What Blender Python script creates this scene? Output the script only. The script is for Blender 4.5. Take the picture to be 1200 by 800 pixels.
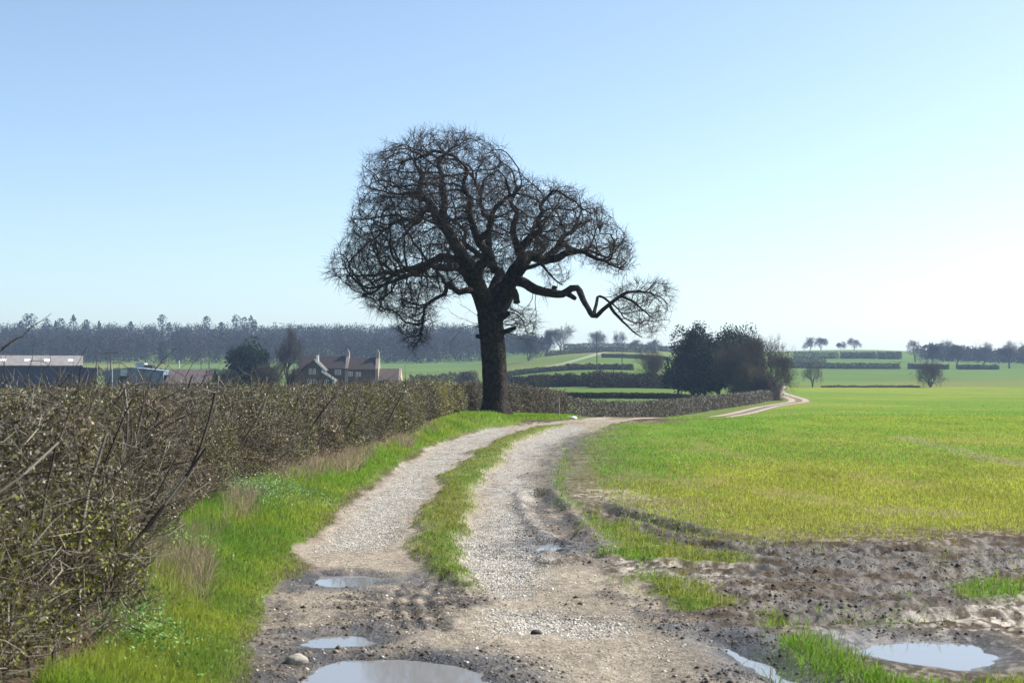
import bpy, math, time
_t0 = time.time()
def tick(n): print('TICK', n, round(time.time()-_t0, 1))
import numpy as np
from mathutils import kdtree

for o in list(bpy.data.objects):
    bpy.data.objects.remove(o)
SC = bpy.context.scene
COL = SC.collection
R = math.radians
rng = np.random.default_rng(11)

# ------------------------------------------------------------------ camera
EYE, FPX, HOR = 1.7, 1667.0, 447.0          # eye height, focal length and horizon row (1200x800 photo pixels)
cam_d = bpy.data.cameras.new('camera')
cam = bpy.data.objects.new('camera', cam_d)
COL.objects.link(cam)
cam.location = (0, 0, EYE)
cam.rotation_euler = (R(90), 0, 0)
cam_d.sensor_width = 36.0
cam_d.lens = 50.0
cam_d.shift_y = (HOR - 400.0) / 1200.0
cam_d.clip_start = 0.1
cam_d.clip_end = 9000
cam_d.dof.use_dof = True
cam_d.dof.focus_distance = 60.0
cam_d.dof.aperture_fstop = 8.0
SC.camera = cam

# ------------------------------------------------------------------ sky, sun, exposure
SUN_EL, SUN_AZ = R(40), R(70)
w = bpy.data.worlds.new('World')
SC.world = w
w.use_nodes = True
nt = w.node_tree
bg = nt.nodes['Background']
sky = nt.nodes.new('ShaderNodeTexSky')
sky.sky_type = 'NISHITA'
sky.sun_disc = False
sky.sun_elevation = SUN_EL
sky.sun_rotation = SUN_AZ
sky.altitude = 50
sky.air_density = 0.75
sky.dust_density = 1.3
sky.ozone_density = 0.2
wb = nt.nodes.new('ShaderNodeMix')            # the camera's white balance
wb.data_type = 'RGBA'; wb.blend_type = 'MULTIPLY'; wb.inputs[0].default_value = 1.0
wb.inputs[7].default_value = (.97, 1.025, 1.02, 1)
nt.links.new(sky.outputs[0], wb.inputs[6])
nt.links.new(wb.outputs[2], bg.inputs[0])
bg.inputs[1].default_value = 0.106
sd = bpy.data.lights.new('sun', 'SUN')
sd.energy = 5.0
sd.angle = R(0.5)
sd.color = (1.0, 0.95, 0.87)
sun = bpy.data.objects.new('sun', sd)
COL.objects.link(sun)
sun.location = (60, 30, 60)
sun.rotation_euler = (R(90) - SUN_EL, 0, math.pi - SUN_AZ)
SC.view_settings.view_transform = 'Standard'
SC.view_settings.look = 'None'
SC.view_settings.gamma = 1.0
SC.view_settings.use_curve_mapping = False
SC.view_settings.exposure = 1.0
SC.render.engine = 'CYCLES'
SC.cycles.max_bounces = 6
SC.cycles.diffuse_bounces = 3
SC.cycles.glossy_bounces = 3
SC.cycles.transmission_bounces = 4
SC.cycles.transparent_max_bounces = 6
SC.cycles.volume_bounces = 0
SC.cycles.use_denoising = True
SC.cycles.sample_clamp_indirect = 6.0
SC.render.film_transparent = False

# ------------------------------------------------------------------ helpers
def tag(o, label=None, cat=None, group=None, kind=None):
    if label: o['label'] = label
    if cat: o['category'] = cat
    if group: o['group'] = group
    if kind: o['kind'] = kind
    return o

def empty(name, loc, rz=0.0):
    o = bpy.data.objects.new(name, None)
    COL.objects.link(o)
    o.empty_display_size = 0.3
    o.location = loc
    o.rotation_euler = (0, 0, rz)
    return o

def mesh(name, V, F, mat, parent=None, col=None, smooth=False, local=True):
    """V (n,3) world coordinates, F list of index arrays (each (m,k)); col: list of per-face colours per array."""
    V = np.asarray(V, float).reshape(-1, 3)
    if isinstance(F, np.ndarray):
        F = [F]
        if col is not None: col = [col]
    me = bpy.data.meshes.new(name)
    if parent is not None and local:
        V = V - np.array(parent.location)
    me.vertices.add(len(V))
    me.vertices.foreach_set('co', V.astype(np.float32).ravel())
    loops = np.concatenate([f.ravel() for f in F]).astype(np.int32)
    sizes = np.concatenate([np.full(len(f), f.shape[1]) for f in F])
    starts = np.concatenate([[0], np.cumsum(sizes)[:-1]]).astype(np.int32)
    me.loops.add(len(loops))
    me.loops.foreach_set('vertex_index', loops)
    me.polygons.add(len(sizes))
    me.polygons.foreach_set('loop_start', starts)
    if smooth:
        me.polygons.foreach_set('use_smooth', np.ones(len(sizes), bool))
    me.update(calc_edges=True)
    if col is not None:
        ca = np.concatenate([np.asarray(c, float).reshape(-1, 3) for c in col])
        ca = np.repeat(ca, sizes, axis=0)
        ca = np.concatenate([ca, np.ones((len(ca), 1))], 1)
        at = me.color_attributes.new('Col', 'FLOAT_COLOR', 'CORNER')
        at.data.foreach_set('color', ca.astype(np.float32).ravel())
    me.materials.append(mat)
    o = bpy.data.objects.new(name, me)
    COL.objects.link(o)
    if parent is not None: o.parent = parent
    return o

class MB:
    """collects boxes, prisms and polygons into one mesh (world coordinates)"""
    def __init__(s): s.v, s.f = [], []
    def add(s, vs, fs):
        b = len(s.v); s.v += [tuple(v) for v in vs]; s.f += [tuple(b + i for i in f) for f in fs]
    def box(s, x0, x1, y0, y1, z0, z1):
        s.add([(x0,y0,z0),(x1,y0,z0),(x1,y1,z0),(x0,y1,z0),(x0,y0,z1),(x1,y0,z1),(x1,y1,z1),(x0,y1,z1)],
              [(3,2,1,0),(4,5,6,7),(0,1,5,4),(1,2,6,5),(2,3,7,6),(3,0,4,7)])
    def prism(s, pts, y0, y1):
        """polygon of (x,z) points, extruded from y0 to y1"""
        n = len(pts)
        s.add([(x,y0,z) for x,z in pts] + [(x,y1,z) for x,z in pts],
              [tuple(range(n)), tuple(range(2*n-1, n-1, -1))] + [(i, i+n, (i+1)%n+n, (i+1)%n) for i in range(n)])
    def prism_x(s, pts, x0, x1):
        """polygon of (y,z) points, extruded from x0 to x1"""
        n = len(pts)
        s.add([(x0,y,z) for y,z in pts] + [(x1,y,z) for y,z in pts],
              [tuple(range(n-1,-1,-1)), tuple(range(n, 2*n))] + [(i, (i+1)%n, (i+1)%n+n, i+n) for i in range(n)])
    def cyl(s, x, y, z0, z1, r0, r1, n=10):
        a = [2*math.pi*k/n for k in range(n)]
        s.add([(x+r0*math.cos(t), y+r0*math.sin(t), z0) for t in a] + [(x+r1*math.cos(t), y+r1*math.sin(t), z1) for t in a],
              [tuple(range(n-1,-1,-1)), tuple(range(n, 2*n))] + [(i, (i+1)%n, (i+1)%n+n, i+n) for i in range(n)])
    def build(s, name, mat, parent=None):
        me = bpy.data.meshes.new(name)
        off = np.array(parent.location) if parent is not None else np.zeros(3)
        me.from_pydata([tuple(np.array(v) - off) for v in s.v], [], s.f)
        me.materials.append(mat); me.update()
        o = bpy.data.objects.new(name, me); COL.objects.link(o)
        if parent is not None: o.parent = parent
        return o

# value noise -------------------------------------------------------
_tab = np.random.default_rng(5).random((256, 256))
def vnoise(x, y, s=0):
    x = np.asarray(x, float) + 37.7 * s + 1000; y = np.asarray(y, float) + 91.3 * s + 1000
    xi = np.floor(x).astype(int); yi = np.floor(y).astype(int)
    fx = x - xi; fy = y - yi
    fx = fx*fx*(3-2*fx); fy = fy*fy*(3-2*fy)
    a = _tab[xi & 255, yi & 255]; b = _tab[(xi+1) & 255, yi & 255]
    c = _tab[xi & 255, (yi+1) & 255]; d = _tab[(xi+1) & 255, (yi+1) & 255]
    return (a*(1-fx)+b*fx)*(1-fy) + (c*(1-fx)+d*fx)*fy
def fbm(x, y, s=0, o=4):
    t = 0; a = 1; n = 0
    for k in range(o):
        t = t + a*vnoise(np.asarray(x)*2**k, np.asarray(y)*2**k, s+k); n += a; a *= .55
    return t/n
def sstep(a, b, x):
    t = np.clip((x-a)/(b-a), 0, 1); return t*t*(3-2*t)

# ------------------------------------------------------------------ terrain
TD = [0, 45, 55, 65, 75, 90, 105, 125, 150, 200, 230, 260, 300, 350, 430, 500, 600, 700, 800, 1000, 1300, 3000]
TZ = {
 -200: [0,0,0,0,0,-.1,-.2,-.3,-.3,-.2,-.1,0,0,.4,2,3.5,6,8.8,14,28.7,31,24],
  560: [0,0,0,0,0,-.1,-.2,-.3,-.3,-.2,-.1,0,0,.4,2,3.5,6,8.8,14,28.7,31,24],
  640: [0,0,0,0,-.1,-.5,-1.0,-1.5,-1.7,-1.3,-.6,.1,.8,2.2,5.4,8,11.8,16.5,20.4,23,24,18],
  750: [0,0.03,.06,.08,-.2,-.8,-1.3,-1.9,-1.9,-1.3,-.6,.1,.8,2.2,5.4,8,11.8,16.5,20.4,22,24,18],
  870: [0,0.03,.06,.05,-.15,-.65,-1.1,-1.6,-1.9,-1.7,-1.3,-.9,-.5,0,2,4,7.5,11,15,22,24,18],
  950: [0,0,0,-.05,-.2,-.5,-.8,-1.1,-1.25,-1.3,-1.25,-1.1,-.8,-.4,1.5,3.5,6.5,10.5,14.5,24.5,26,18],
 1060: [0,0,0,-.05,-.2,-.5,-.8,-1.1,-1.25,-1.3,-1.25,-1.1,-.8,-.4,1.5,3.5,6.5,10.5,14.5,24.5,26,18],
 1200: [0,0,0,-.05,-.2,-.5,-.8,-1.1,-1.25,-1.3,-1.25,-1.1,-.8,-.4,1.5,3.5,6.5,9.0,11.5,15.5,16,12],
 1600: [0,0,0,-.05,-.2,-.5,-.8,-1.1,-1.25,-1.3,-1.25,-1.1,-.8,-.4,1.5,3.5,6.5,9.0,11.5,15.5,16,12],
}
_cols = np.linspace(-200, 1600, 181)
_ld = np.linspace(math.log(10), math.log(3010), 400)
_k = sorted(TZ)
_tz = np.array([np.interp(np.exp(_ld), np.array(TD, float), TZ[c]) for c in _k])
_T = np.array([np.interp(_cols, _k, _tz[:, j]) for j in range(len(_ld))]).T
def _blur(a, n, ax):
    k = np.hanning(2*n+1); k /= k.sum()
    pad = [(0,0),(0,0)]; pad[ax] = (n, n)
    return np.apply_along_axis(lambda v: np.convolve(v, k, 'valid'), ax, np.pad(a, pad, mode='edge'))
_T = _blur(_blur(_T, 9, 0), 7, 1)
def H(x, y):
    x = np.asarray(x, float); y = np.asarray(y, float)
    yy = np.maximum(y, 12)
    c = np.clip((600 + FPX*x/yy + 200)/1800*180, 0, 179.999)
    l = np.clip((np.log(yy)-_ld[0])/(_ld[-1]-_ld[0])*399, 0, 398.999)
    ci = c.astype(int); li = l.astype(int); fc = c-ci; fl = l-li
    z = (_T[ci,li]*(1-fc)+_T[ci+1,li]*fc)*(1-fl) + (_T[ci,li+1]*(1-fc)+_T[ci+1,li+1]*fc)*fl
    far = sstep(150, 600, yy)
    return z + far*1.2*(fbm(x/160, y/160, 3, 2)-.5)

def flat(px, py):
    """point on the level near ground seen at photo pixel (px,py)"""
    d = EYE*FPX/(py-HOR)
    return ((px-600)/FPX*d, d)
def flats(*pp): return np.array([flat(*p) for p in pp])
def atd(px, py, d): return np.array([(px-600)/FPX*d, d, EYE-(py-HOR)/FPX*d])
def onland(px, d):
    x = (px-600)/FPX*d
    return np.array([x, d, float(H(x, d))])

def seg_dist(x, y, P):
    d = np.full(np.shape(x), 1e9)
    for (ax, ay), (bx, by) in zip(P[:-1], P[1:]):
        ex, ey = bx-ax, by-ay
        t = np.clip(((x-ax)*ex+(y-ay)*ey)/(ex*ex+ey*ey+1e-12), 0, 1)
        d = np.minimum(d, np.hypot(x-ax-t*ex, y-ay-t*ey))
    return d
def inside(x, y, P):
    c = np.zeros(np.shape(x), bool)
    n = len(P)
    for i in range(n):
        ax, ay = P[i]; bx, by = P[(i+1) % n]
        if ay == by: continue
        c ^= ((ay > y) != (by > y)) & (x < (bx-ax)*(y-ay)/(by-ay)+ax)
    return c
def sdf(x, y, P):
    P = [tuple(p) for p in P]
    d = seg_dist(x, y, P+[P[0]])
    return np.where(inside(x, y, P), -d, d)

# outlines on the near ground, measured on the photograph
VERGE_EDGE = flats((250,900),(285,820),(300,780),(312,735),(335,690),(368,640),(402,600),(442,565),(490,532),(535,512),(575,502),(615,497.5))
TRACK_R = flats((1150,900),(985,820),(900,780),(835,740),(765,705),(728,668),(706,635),(678,610),(662,580),(655,555),(660,532),(678,515),(705,502),(722,496.5))
TRACK = np.concatenate([VERGE_EDGE, [[3.4,66],[6.5,66]], TRACK_R[::-1]])
CENTRE = flats((548,694),(515,676),(494,648),(487,622),(500,590),(524,556),(556,530),(592,511),(628,500),(668,497.5),(630,507),(600,524),(575,552),(558,585),(553,620),(557,660),(562,688))
CROP = np.concatenate([flats((714,498),(690,512),(668,535),(664,560),(672,580),(700,585),(745,597),(800,618),(850,630),(930,638),(1030,642),(1100,634),(1135,615),(1170,612),(1225,628),(1330,640)),[[60,20],[70,64],[10,64]]])
PATCHES = [flats((690,618),(735,612),(775,632),(860,650),(890,662),(800,660),(745,655),(705,652)),
           flats((735,676),(775,668),(815,680),(845,700),(868,714),(800,714),(752,702)),
           flats((893,756),(940,744),(990,752),(1035,792),(1100,806),(1200,796),(1300,790),(1300,850),(1000,850),(945,812),(910,782)),
           flats((1085,690),(1130,682),(1250,676),(1250,705),(1130,704)),
           flats((868,724),(900,720),(915,732),(890,740)),
           flats((655,520),(668,538),(662,575),(675,600),(705,612),(690,622),(664,600),(650,570))]
PUDDLES = [('P', flats((378,677),(385,672.5),(415,671),(440,674),(432,681),(400,684),(383,682))),
           ('P', flats((362,748),(380,742),(420,741.5),(432,747),(425,755),(395,757),(370,756))),
           ('P', flats((366,790),(385,776),(415,769),(470,767.5),(520,774),(552,784),(572,800),(570,830),(470,850),(380,835),(360,810))),
           ('R', flats((815,738),(842,741),(868,757),(905,770),(935,789),(985,801),(1010,820),(950,822),(900,797),(860,775),(838,757))),
           ('P', flats((1008,757),(1030,749),(1080,746.5),(1130,750),(1155,760),(1152,772),(1120,777),(1060,768))),
           ('S', flats((610,637),(640,631),(682,634),(690,641),(655,645),(622,643)))]
DARK = [flats((285,830),(282,770),(310,735),(360,728),(440,733),(520,755),(590,775),(640,830)),
        flats((325,700),(345,672),(372,668),(362,690),(340,720)),
        flats((480,668),(500,655),(550,705),(520,725),(470,740),(400,730),(420,705)),
        flats((625,560),(640,520),(690,505),(668,540),(660,590),(700,640),(690,655),(640,640),(615,625)),
        flats((850,668),(950,640),(1100,640),(1230,655),(1230,690),(1080,715),(930,735),(870,700)),
        flats((700,585),(770,600),(860,632),(980,646),(1100,642),(1230,625),(1230,650),(980,668),(820,645),(740,625)),
        flats((720,700),(800,722),(880,745),(960,790),(1000,830),(880,830),(840,770),(760,735))]
CLAY = [flats((735,655),(830,662),(960,672),(1005,690),(960,708),(880,718),(800,698)), flats((1000,665),(1100,655),(1230,660),(1230,720),(1180,745),(1000,745),(930,735),(1050,715)),
        flats((690,575),(740,578),(742,592),(700,590))]
GRAVEL = [flats((578,600),(560,640),(570,690),(600,700),(632,690),(640,650),(625,610),(612,570),(622,540),(645,520),(690,500),(650,500),(612,520),(585,555)),
          flats((400,640),(440,640),(478,600),(500,565),(545,530),(600,502),(580,500),(530,515),(480,545),(430,590)),
          flats((590,720),(640,718),(720,728),(700,742),(610,740))]
FARTRACK = np.array([(2.6,55),(4.6,63),(7.6,78),(11.5,98),(15.7,122),(20.3,140),(25.8,158),(33.5,186),(43.2,214),(47.5,236),(51,262),(55.5,296),(64,345),(72,380)])
WATER_Z = -0.035
HL = np.array([(-2.9,4.0),(-2.95,7.5),(-3.3,9.5),(-3.9,13),(-4.28,17),(-4.1,23.5),(-3.9,30),(-3.5,42),(-3.3,50),(-3.15,58),(-2.75,66)])

_GRID = {}
def zones(x, y):
    return zones_lookup(np.asarray(x, float), np.asarray(y, float)) if _GRID else zones_full(x, y)
def zones_lookup(x, y):
    G_ = _GRID; d = G_['d']; a = G_['a']
    off = np.clip(np.interp(y, [-6, 7, 60], [8, 1.2, .5]), .5, 8)
    r = np.clip(np.interp(y, d, np.arange(len(d))), 0, len(d)-1.001); c = np.clip(np.interp(x/(y+off), a, np.arange(len(a))), 0, len(a)-1.001)
    ri = r.astype(int); ci = c.astype(int); fr = r-ri; fc = c-ci
    out = {}
    for k, v in G_['Z'].items():
        out[k] = (v[ri,ci]*(1-fc)+v[ri,ci+1]*fc)*(1-fr)+(v[ri+1,ci]*(1-fc)+v[ri+1,ci+1]*fc)*fr
    return out
def zones_full(x, y):
    """cover masks (0..1) and height of the near ground and the far lane"""
    x = np.asarray(x, float); y = np.asarray(y, float)
    n = len(x)
    Z = {k: np.zeros(n) for k in 'track centre crop patch dark clay gravel verge wet sandy'.split()}
    h = H(x, y)
    near = (y < 68) & (y > 3) & (np.abs(x) < 60)
    # ragged warp of every outline
    wx = x + .55*(fbm(x*1.3, y*.6, 1, 4)-.5) + .16*(fbm(x*6, y*4, 2, 3)-.5)
    wy = y + 1.1*(fbm(x*.9, y*.5, 4, 4)-.5) + .25*(fbm(x*6, y*4, 6, 3)-.5)
    i = np.where(near)[0]
    X, Y, WX, WY = x[i], y[i], wx[i], wy[i]
    tr = sdf(WX, Y, TRACK)
    Z['track'][i] = sstep(.12, -.12, tr)
    ve = np.interp(Y, VERGE_EDGE[:,1], VERGE_EDGE[:,0]) if VERGE_EDGE[0,1] < VERGE_EDGE[-1,1] else np.interp(Y, VERGE_EDGE[::-1,1], VERGE_EDGE[::-1,0])
    left = ve - X
    Z['verge'][i] = sstep(0, .3, left + .5*(fbm(X*2, Y, 8, 3)-.5)) * (Z['track'][i] < .5)
    cs = sdf(WX, .5*(Y+WY), CENTRE)
    Z['centre'][i] = sstep(.1, -.18, cs + .15*(fbm(X*5, Y*3, 9, 3)-.5))
    cr = sdf(WX*.6+X*.4, WY, CROP)
    Z['crop'][i] = sstep(.9, -2.2, cr + 1.2*(fbm(X*.8, Y*.35, 12, 4)-.5) + 5.5*(fbm(X*.30, Y*.22, 13, 3)-.5)*sstep(.0, 3.0, X-.08*Y))
    p = np.zeros(len(i))
    for q in PATCHES: p = np.maximum(p, sstep(.12, -.22, sdf(WX, .5*(Y+WY), q) + .3*(fbm(X*3, Y*2, 14, 3)-.5)))
    Z['patch'][i] = p
    p = np.zeros(len(i))
    for q in DARK: p = np.maximum(p, sstep(.45, -.3, sdf(WX, WY, q) + .9*(fbm(X*2.2, Y*1.1, 15, 4)-.5)))
    Z['dark'][i] = p
    p = np.zeros(len(i))
    for q in CLAY: p = np.maximum(p, sstep(.5, -.4, sdf(WX, WY, q) + 1.0*(fbm(X*1.8, Y*.8, 17, 4)-.5)))
    Z['clay'][i] = p
    p = np.zeros(len(i))
    for q in GRAVEL: p = np.maximum(p, sstep(.3, -.2, sdf(WX, WY, q) + .3*(fbm(X*3, Y*1.5, 19, 3)-.5)))
    Z['gravel'][i] = p
    # heights
    dh = .30*sstep(.1, 1.6, left) + .05*sstep(0, .3, left)
    dh = dh + .05*Z['centre'][i] - .02*Z['track'][i]*(1-Z['centre'][i]) - .03*Z['gravel'][i]
    rough = Z['dark'][i]*.011 + Z['clay'][i]*.006 + .008 + .010*(1-Z['track'][i])*(left < 0)*(1-Z['crop'][i])
    rough = rough*(1-.6*Z['centre'][i])
    nz = .30*(fbm(X*3.2, Y*3.0, 21, 3)-.5) + 1.15*(fbm(X*11, Y*11, 22, 4)-.5)
    dh = dh + rough*2.0*nz + .03*(fbm(X*.7, Y*.5, 23, 3)-.5)
    # tyre ruts pressed in the mud to the right of the stone wheel track
    rut = seg_dist(X + .05*(fbm(X*2, Y*2, 25, 2)-.5), Y, flats((692,655),(668,620),(648,595),(634,575)))
    rut2 = seg_dist(X, Y, flats((662,655),(655,625),(632,600),(622,575)))
    for r_ in (rut, rut2):
        dh = dh - .07*np.exp(-(r_/.10)**2) + .045*np.exp(-((r_-.2)/.09)**2)
    for q in (flats((735,640),(850,650),(1000,650),(1230,640)), flats((760,694),(900,702),(1050,692),(1260,672)), flats((800,664),(950,670),(1260,662)), flats((890,731),(1000,729),(1260,715)), flats((700,598),(800,626),(900,643),(1060,648))):
        for o_ in (0, .42):
            r_ = seg_dist(X + .12*(fbm(X*1.2, Y*1.2, 26, 2)-.5), Y+.25*(fbm(X*.9, Y*.9, 28, 2)-.5), q+np.array([0, o_]))
            dh = dh - .040*np.exp(-(r_/.13)**2) + .030*np.exp(-((r_-.27)/.11)**2)
    trd = flats((470,735),(455,700),(480,672))
    for k in range(3):
        q = trd + np.array([k*.14, 0]); r_ = seg_dist(X, Y, q)
        dh = dh - .025*np.exp(-(r_/.05)**2)
    wet = np.zeros(len(i))
    for kd_, q in PUDDLES:
        s = {'P': .0, 'R': .10, 'S': .16}[kd_]+(1 if kd_ == 'P' else 1.3)*(.5*(fbm(X*5, Y*9, 35, 3)-.5) if kd_ == 'S' else 0)+sdf(X + .10*(fbm(X*3, Y*3, 27, 3)-.5), Y + .16*(fbm(X*3, Y*3, 29, 3)-.5), q)
        wgt = sstep(.75, .05, s)
        tgt = WATER_Z + np.clip((s-.06)*.22, -.06, .05) + .028*(fbm(X*6, Y*6, 31, 4)-.47)*sstep(-.3, .1, s)
        dh = dh*(1-wgt) + tgt*wgt
        wet = np.maximum(wet, sstep(.55, -.02, s + .35*(fbm(X*4, Y*4, 33, 3)-.5)))
    Z['wet'][i] = wet
    fade = sstep(68, 60, Y)*sstep(3, 5, Y)
    h[i] = h[i] + dh*fade
    # far lane and its verges, the field beyond the brow
    j = np.where(y >= 60)[0]
    fd = seg_dist(x[j], y[j], FARTRACK)
    Z['fd'] = np.full(n, 99.); Z['fd'][j] = fd
    lane = sstep(2.2, 1.7, fd)
    jn = y[j] > 63
    Z['track'][j] = np.where(jn, lane, Z['track'][j])
    Z['gravel'][j] = np.where(jn, sstep(.62, .35, np.abs(fd-1.05)), Z['gravel'][j])
    fx = np.interp(y[j], FARTRACK[:,1], FARTRACK[:,0])
    Z['crop'][j] = np.where(y[j] > 63, ((x[j] > fx+2.0) & (y[j] < 372 + .12*(x[j]-60))).astype(float), Z['crop'][j])
    Z['left'] = np.full(n, -9.); Z['left'][i] = left
    Z['h'] = h
    return Z
def gz(x, y): return zones(np.atleast_1d(x), np.atleast_1d(y))['h']

# ------------------------------------------------------------------ materials
def mat(name, color=(.5,.5,.5), rough=.8, attr=False, translucent=0.0, noise=None, bump=None, spec=.3, metallic=0.0, detail=0.0):
    m = bpy.data.materials.new(name)
    m.use_nodes = True
    t = m.node_tree; N = t.nodes; L = t.links
    b = N['Principled BSDF']
    b.inputs['Roughness'].default_value = rough
    b.inputs['Specular IOR Level'].default_value = spec
    b.inputs['Metallic'].default_value = metallic
    tc = N.new('ShaderNodeTexCoord')
    if attr:
        a = N.new('ShaderNodeAttribute'); a.attribute_name = 'Col'; csock = a.outputs['Color']
    else:
        c = N.new('ShaderNodeRGB'); c.outputs[0].default_value = (*color, 1); csock = c.outputs[0]
    if noise:
        sc, lo, hi = noise
        nz = N.new('ShaderNodeTexNoise'); nz.inputs['Scale'].default_value = sc; nz.inputs['Detail'].default_value = 5
        L.new(tc.outputs['Object'], nz.inputs['Vector'])
        mr = N.new('ShaderNodeMapRange'); mr.inputs[1].default_value = .3; mr.inputs[2].default_value = .7
        mr.inputs[3].default_value = lo; mr.inputs[4].default_value = hi
        L.new(nz.outputs[0], mr.inputs[0])
        mx = N.new('ShaderNodeMix'); mx.data_type = 'RGBA'; mx.blend_type = 'MULTIPLY'; mx.inputs[0].default_value = 1
        L.new(csock, mx.inputs[6]); L.new(mr.outputs[0], mx.inputs[7]); csock = mx.outputs[2]
    L.new(csock, b.inputs['Base Color'])
    if bump:
        sc, st, dist = bump
        nb = N.new('ShaderNodeTexNoise'); nb.inputs['Scale'].default_value = sc; nb.inputs['Detail'].default_value = 6
        L.new(tc.outputs['Object'], nb.inputs['Vector'])
        bp = N.new('ShaderNodeBump'); bp.inputs['Strength'].default_value = st; bp.inputs['Distance'].default_value = dist
        L.new(nb.outputs[0], bp.inputs['Height']); L.new(bp.outputs[0], b.inputs['Normal'])
    if translucent:
        tr = N.new('ShaderNodeBsdfTranslucent'); L.new(csock, tr.inputs[0])
        ms = N.new('ShaderNodeMixShader'); ms.inputs[0].default_value = translucent
        L.new(b.outputs[0], ms.inputs[1]); L.new(tr.outputs[0], ms.inputs[2])
        L.new(ms.outputs[0], N['Material Output'].inputs['Surface'])
    return m

def ground_material():
    m = bpy.data.materials.new('earth_and_turf'); m.use_nodes = True
    t = m.node_tree; N = t.nodes; L = t.links; b = N['Principled BSDF']
    tc = N.new('ShaderNodeTexCoord')
    a = N.new('ShaderNodeAttribute'); a.attribute_name = 'Col'
    z = N.new('ShaderNodeAttribute'); z.attribute_name = 'Zone'
    sp = N.new('ShaderNodeSeparateColor'); L.new(z.outputs['Color'], sp.inputs[0])
    # stones: cells of their own tint, only where the gravel mask says so
    vo = N.new('ShaderNodeTexVoronoi'); vo.inputs['Scale'].default_value = 38; L.new(tc.outputs['Object'], vo.inputs['Vector'])
    vs = N.new('ShaderNodeSeparateColor'); L.new(vo.outputs['Color'], vs.inputs[0])
    mr = N.new('ShaderNodeMapRange'); mr.inputs[3].default_value = .55; mr.inputs[4].default_value = 1.45; L.new(vs.outputs[0], mr.inputs[0])
    mg = N.new('ShaderNodeMix'); mg.inputs[2].default_value = 1.0; L.new(sp.outputs[0], mg.inputs[0]); L.new(mr.outputs[0], mg.inputs[3])
    nz = N.new('ShaderNodeTexNoise'); nz.inputs['Scale'].default_value = 17; nz.inputs['Detail'].default_value = 9; nz.inputs['Roughness'].default_value = .7
    L.new(tc.outputs['Object'], nz.inputs['Vector'])
    m2 = N.new('ShaderNodeMapRange'); m2.inputs[1].default_value = .3; m2.inputs[2].default_value = .7; m2.inputs[3].default_value = .62; m2.inputs[4].default_value = 1.38
    L.new(nz.outputs[0], m2.inputs[0])
    mu = N.new('ShaderNodeMath'); mu.operation = 'MULTIPLY'; L.new(mg.outputs[0], mu.inputs[0]); L.new(m2.outputs[0], mu.inputs[1])
    mx = N.new('ShaderNodeMix'); mx.data_type = 'RGBA'; mx.blend_type = 'MULTIPLY'; mx.inputs[0].default_value = 1
    L.new(a.outputs['Color'], mx.inputs[6]); L.new(mu.outputs[0], mx.inputs[7]); L.new(mx.outputs[2], b.inputs['Base Color'])
    rr = N.new('ShaderNodeMapRange'); rr.inputs[3].default_value = .92; rr.inputs[4].default_value = .28; L.new(sp.outputs[1], rr.inputs[0]); L.new(rr.outputs[0], b.inputs['Roughness'])
    sl = N.new('ShaderNodeMath'); sl.operation = 'MULTIPLY'; sl.inputs[1].default_value = .45; L.new(sp.outputs[1], sl.inputs[0]); L.new(sl.outputs[0], b.inputs['Specular IOR Level'])
    bp = N.new('ShaderNodeBump'); bp.inputs['Strength'].default_value = .85; bp.inputs['Distance'].default_value = .035
    L.new(nz.outputs[0], bp.inputs['Height'])
    b2 = N.new('ShaderNodeBump'); b2.inputs['Distance'].default_value = .02; b2.invert = True
    L.new(vo.outputs['Distance'], b2.inputs['Height']); L.new(sp.outputs[0], b2.inputs['Strength']); L.new(bp.outputs[0], b2.inputs['Normal'])
    L.new(b2.outputs[0], b.inputs['Normal'])
    return m

M_GROUND = ground_material()
M_BARK = mat('oak_bark', (.027,.0225,.020), .9, noise=(5.0,.45,1.7), bump=(9,1.0,.12), spec=.1)
M_TWIG = mat('dark_twigs', (.038,.031,.028), .85, spec=.15)
M_LEAF = mat('leaves_and_twigs', attr=True, rough=.6, translucent=.25, spec=.3)
M_STICK = mat('sticks', attr=True, rough=.75, spec=.25)
M_GRASS = mat('grass_blades', attr=True, rough=.5, translucent=.55, spec=.1)
M_STONE = mat('stones', attr=True, rough=.85, noise=(30,.75,1.2), spec=.25)
M_FAR = mat('far_foliage', attr=True, rough=.9, translucent=.15, spec=.1)

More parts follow.
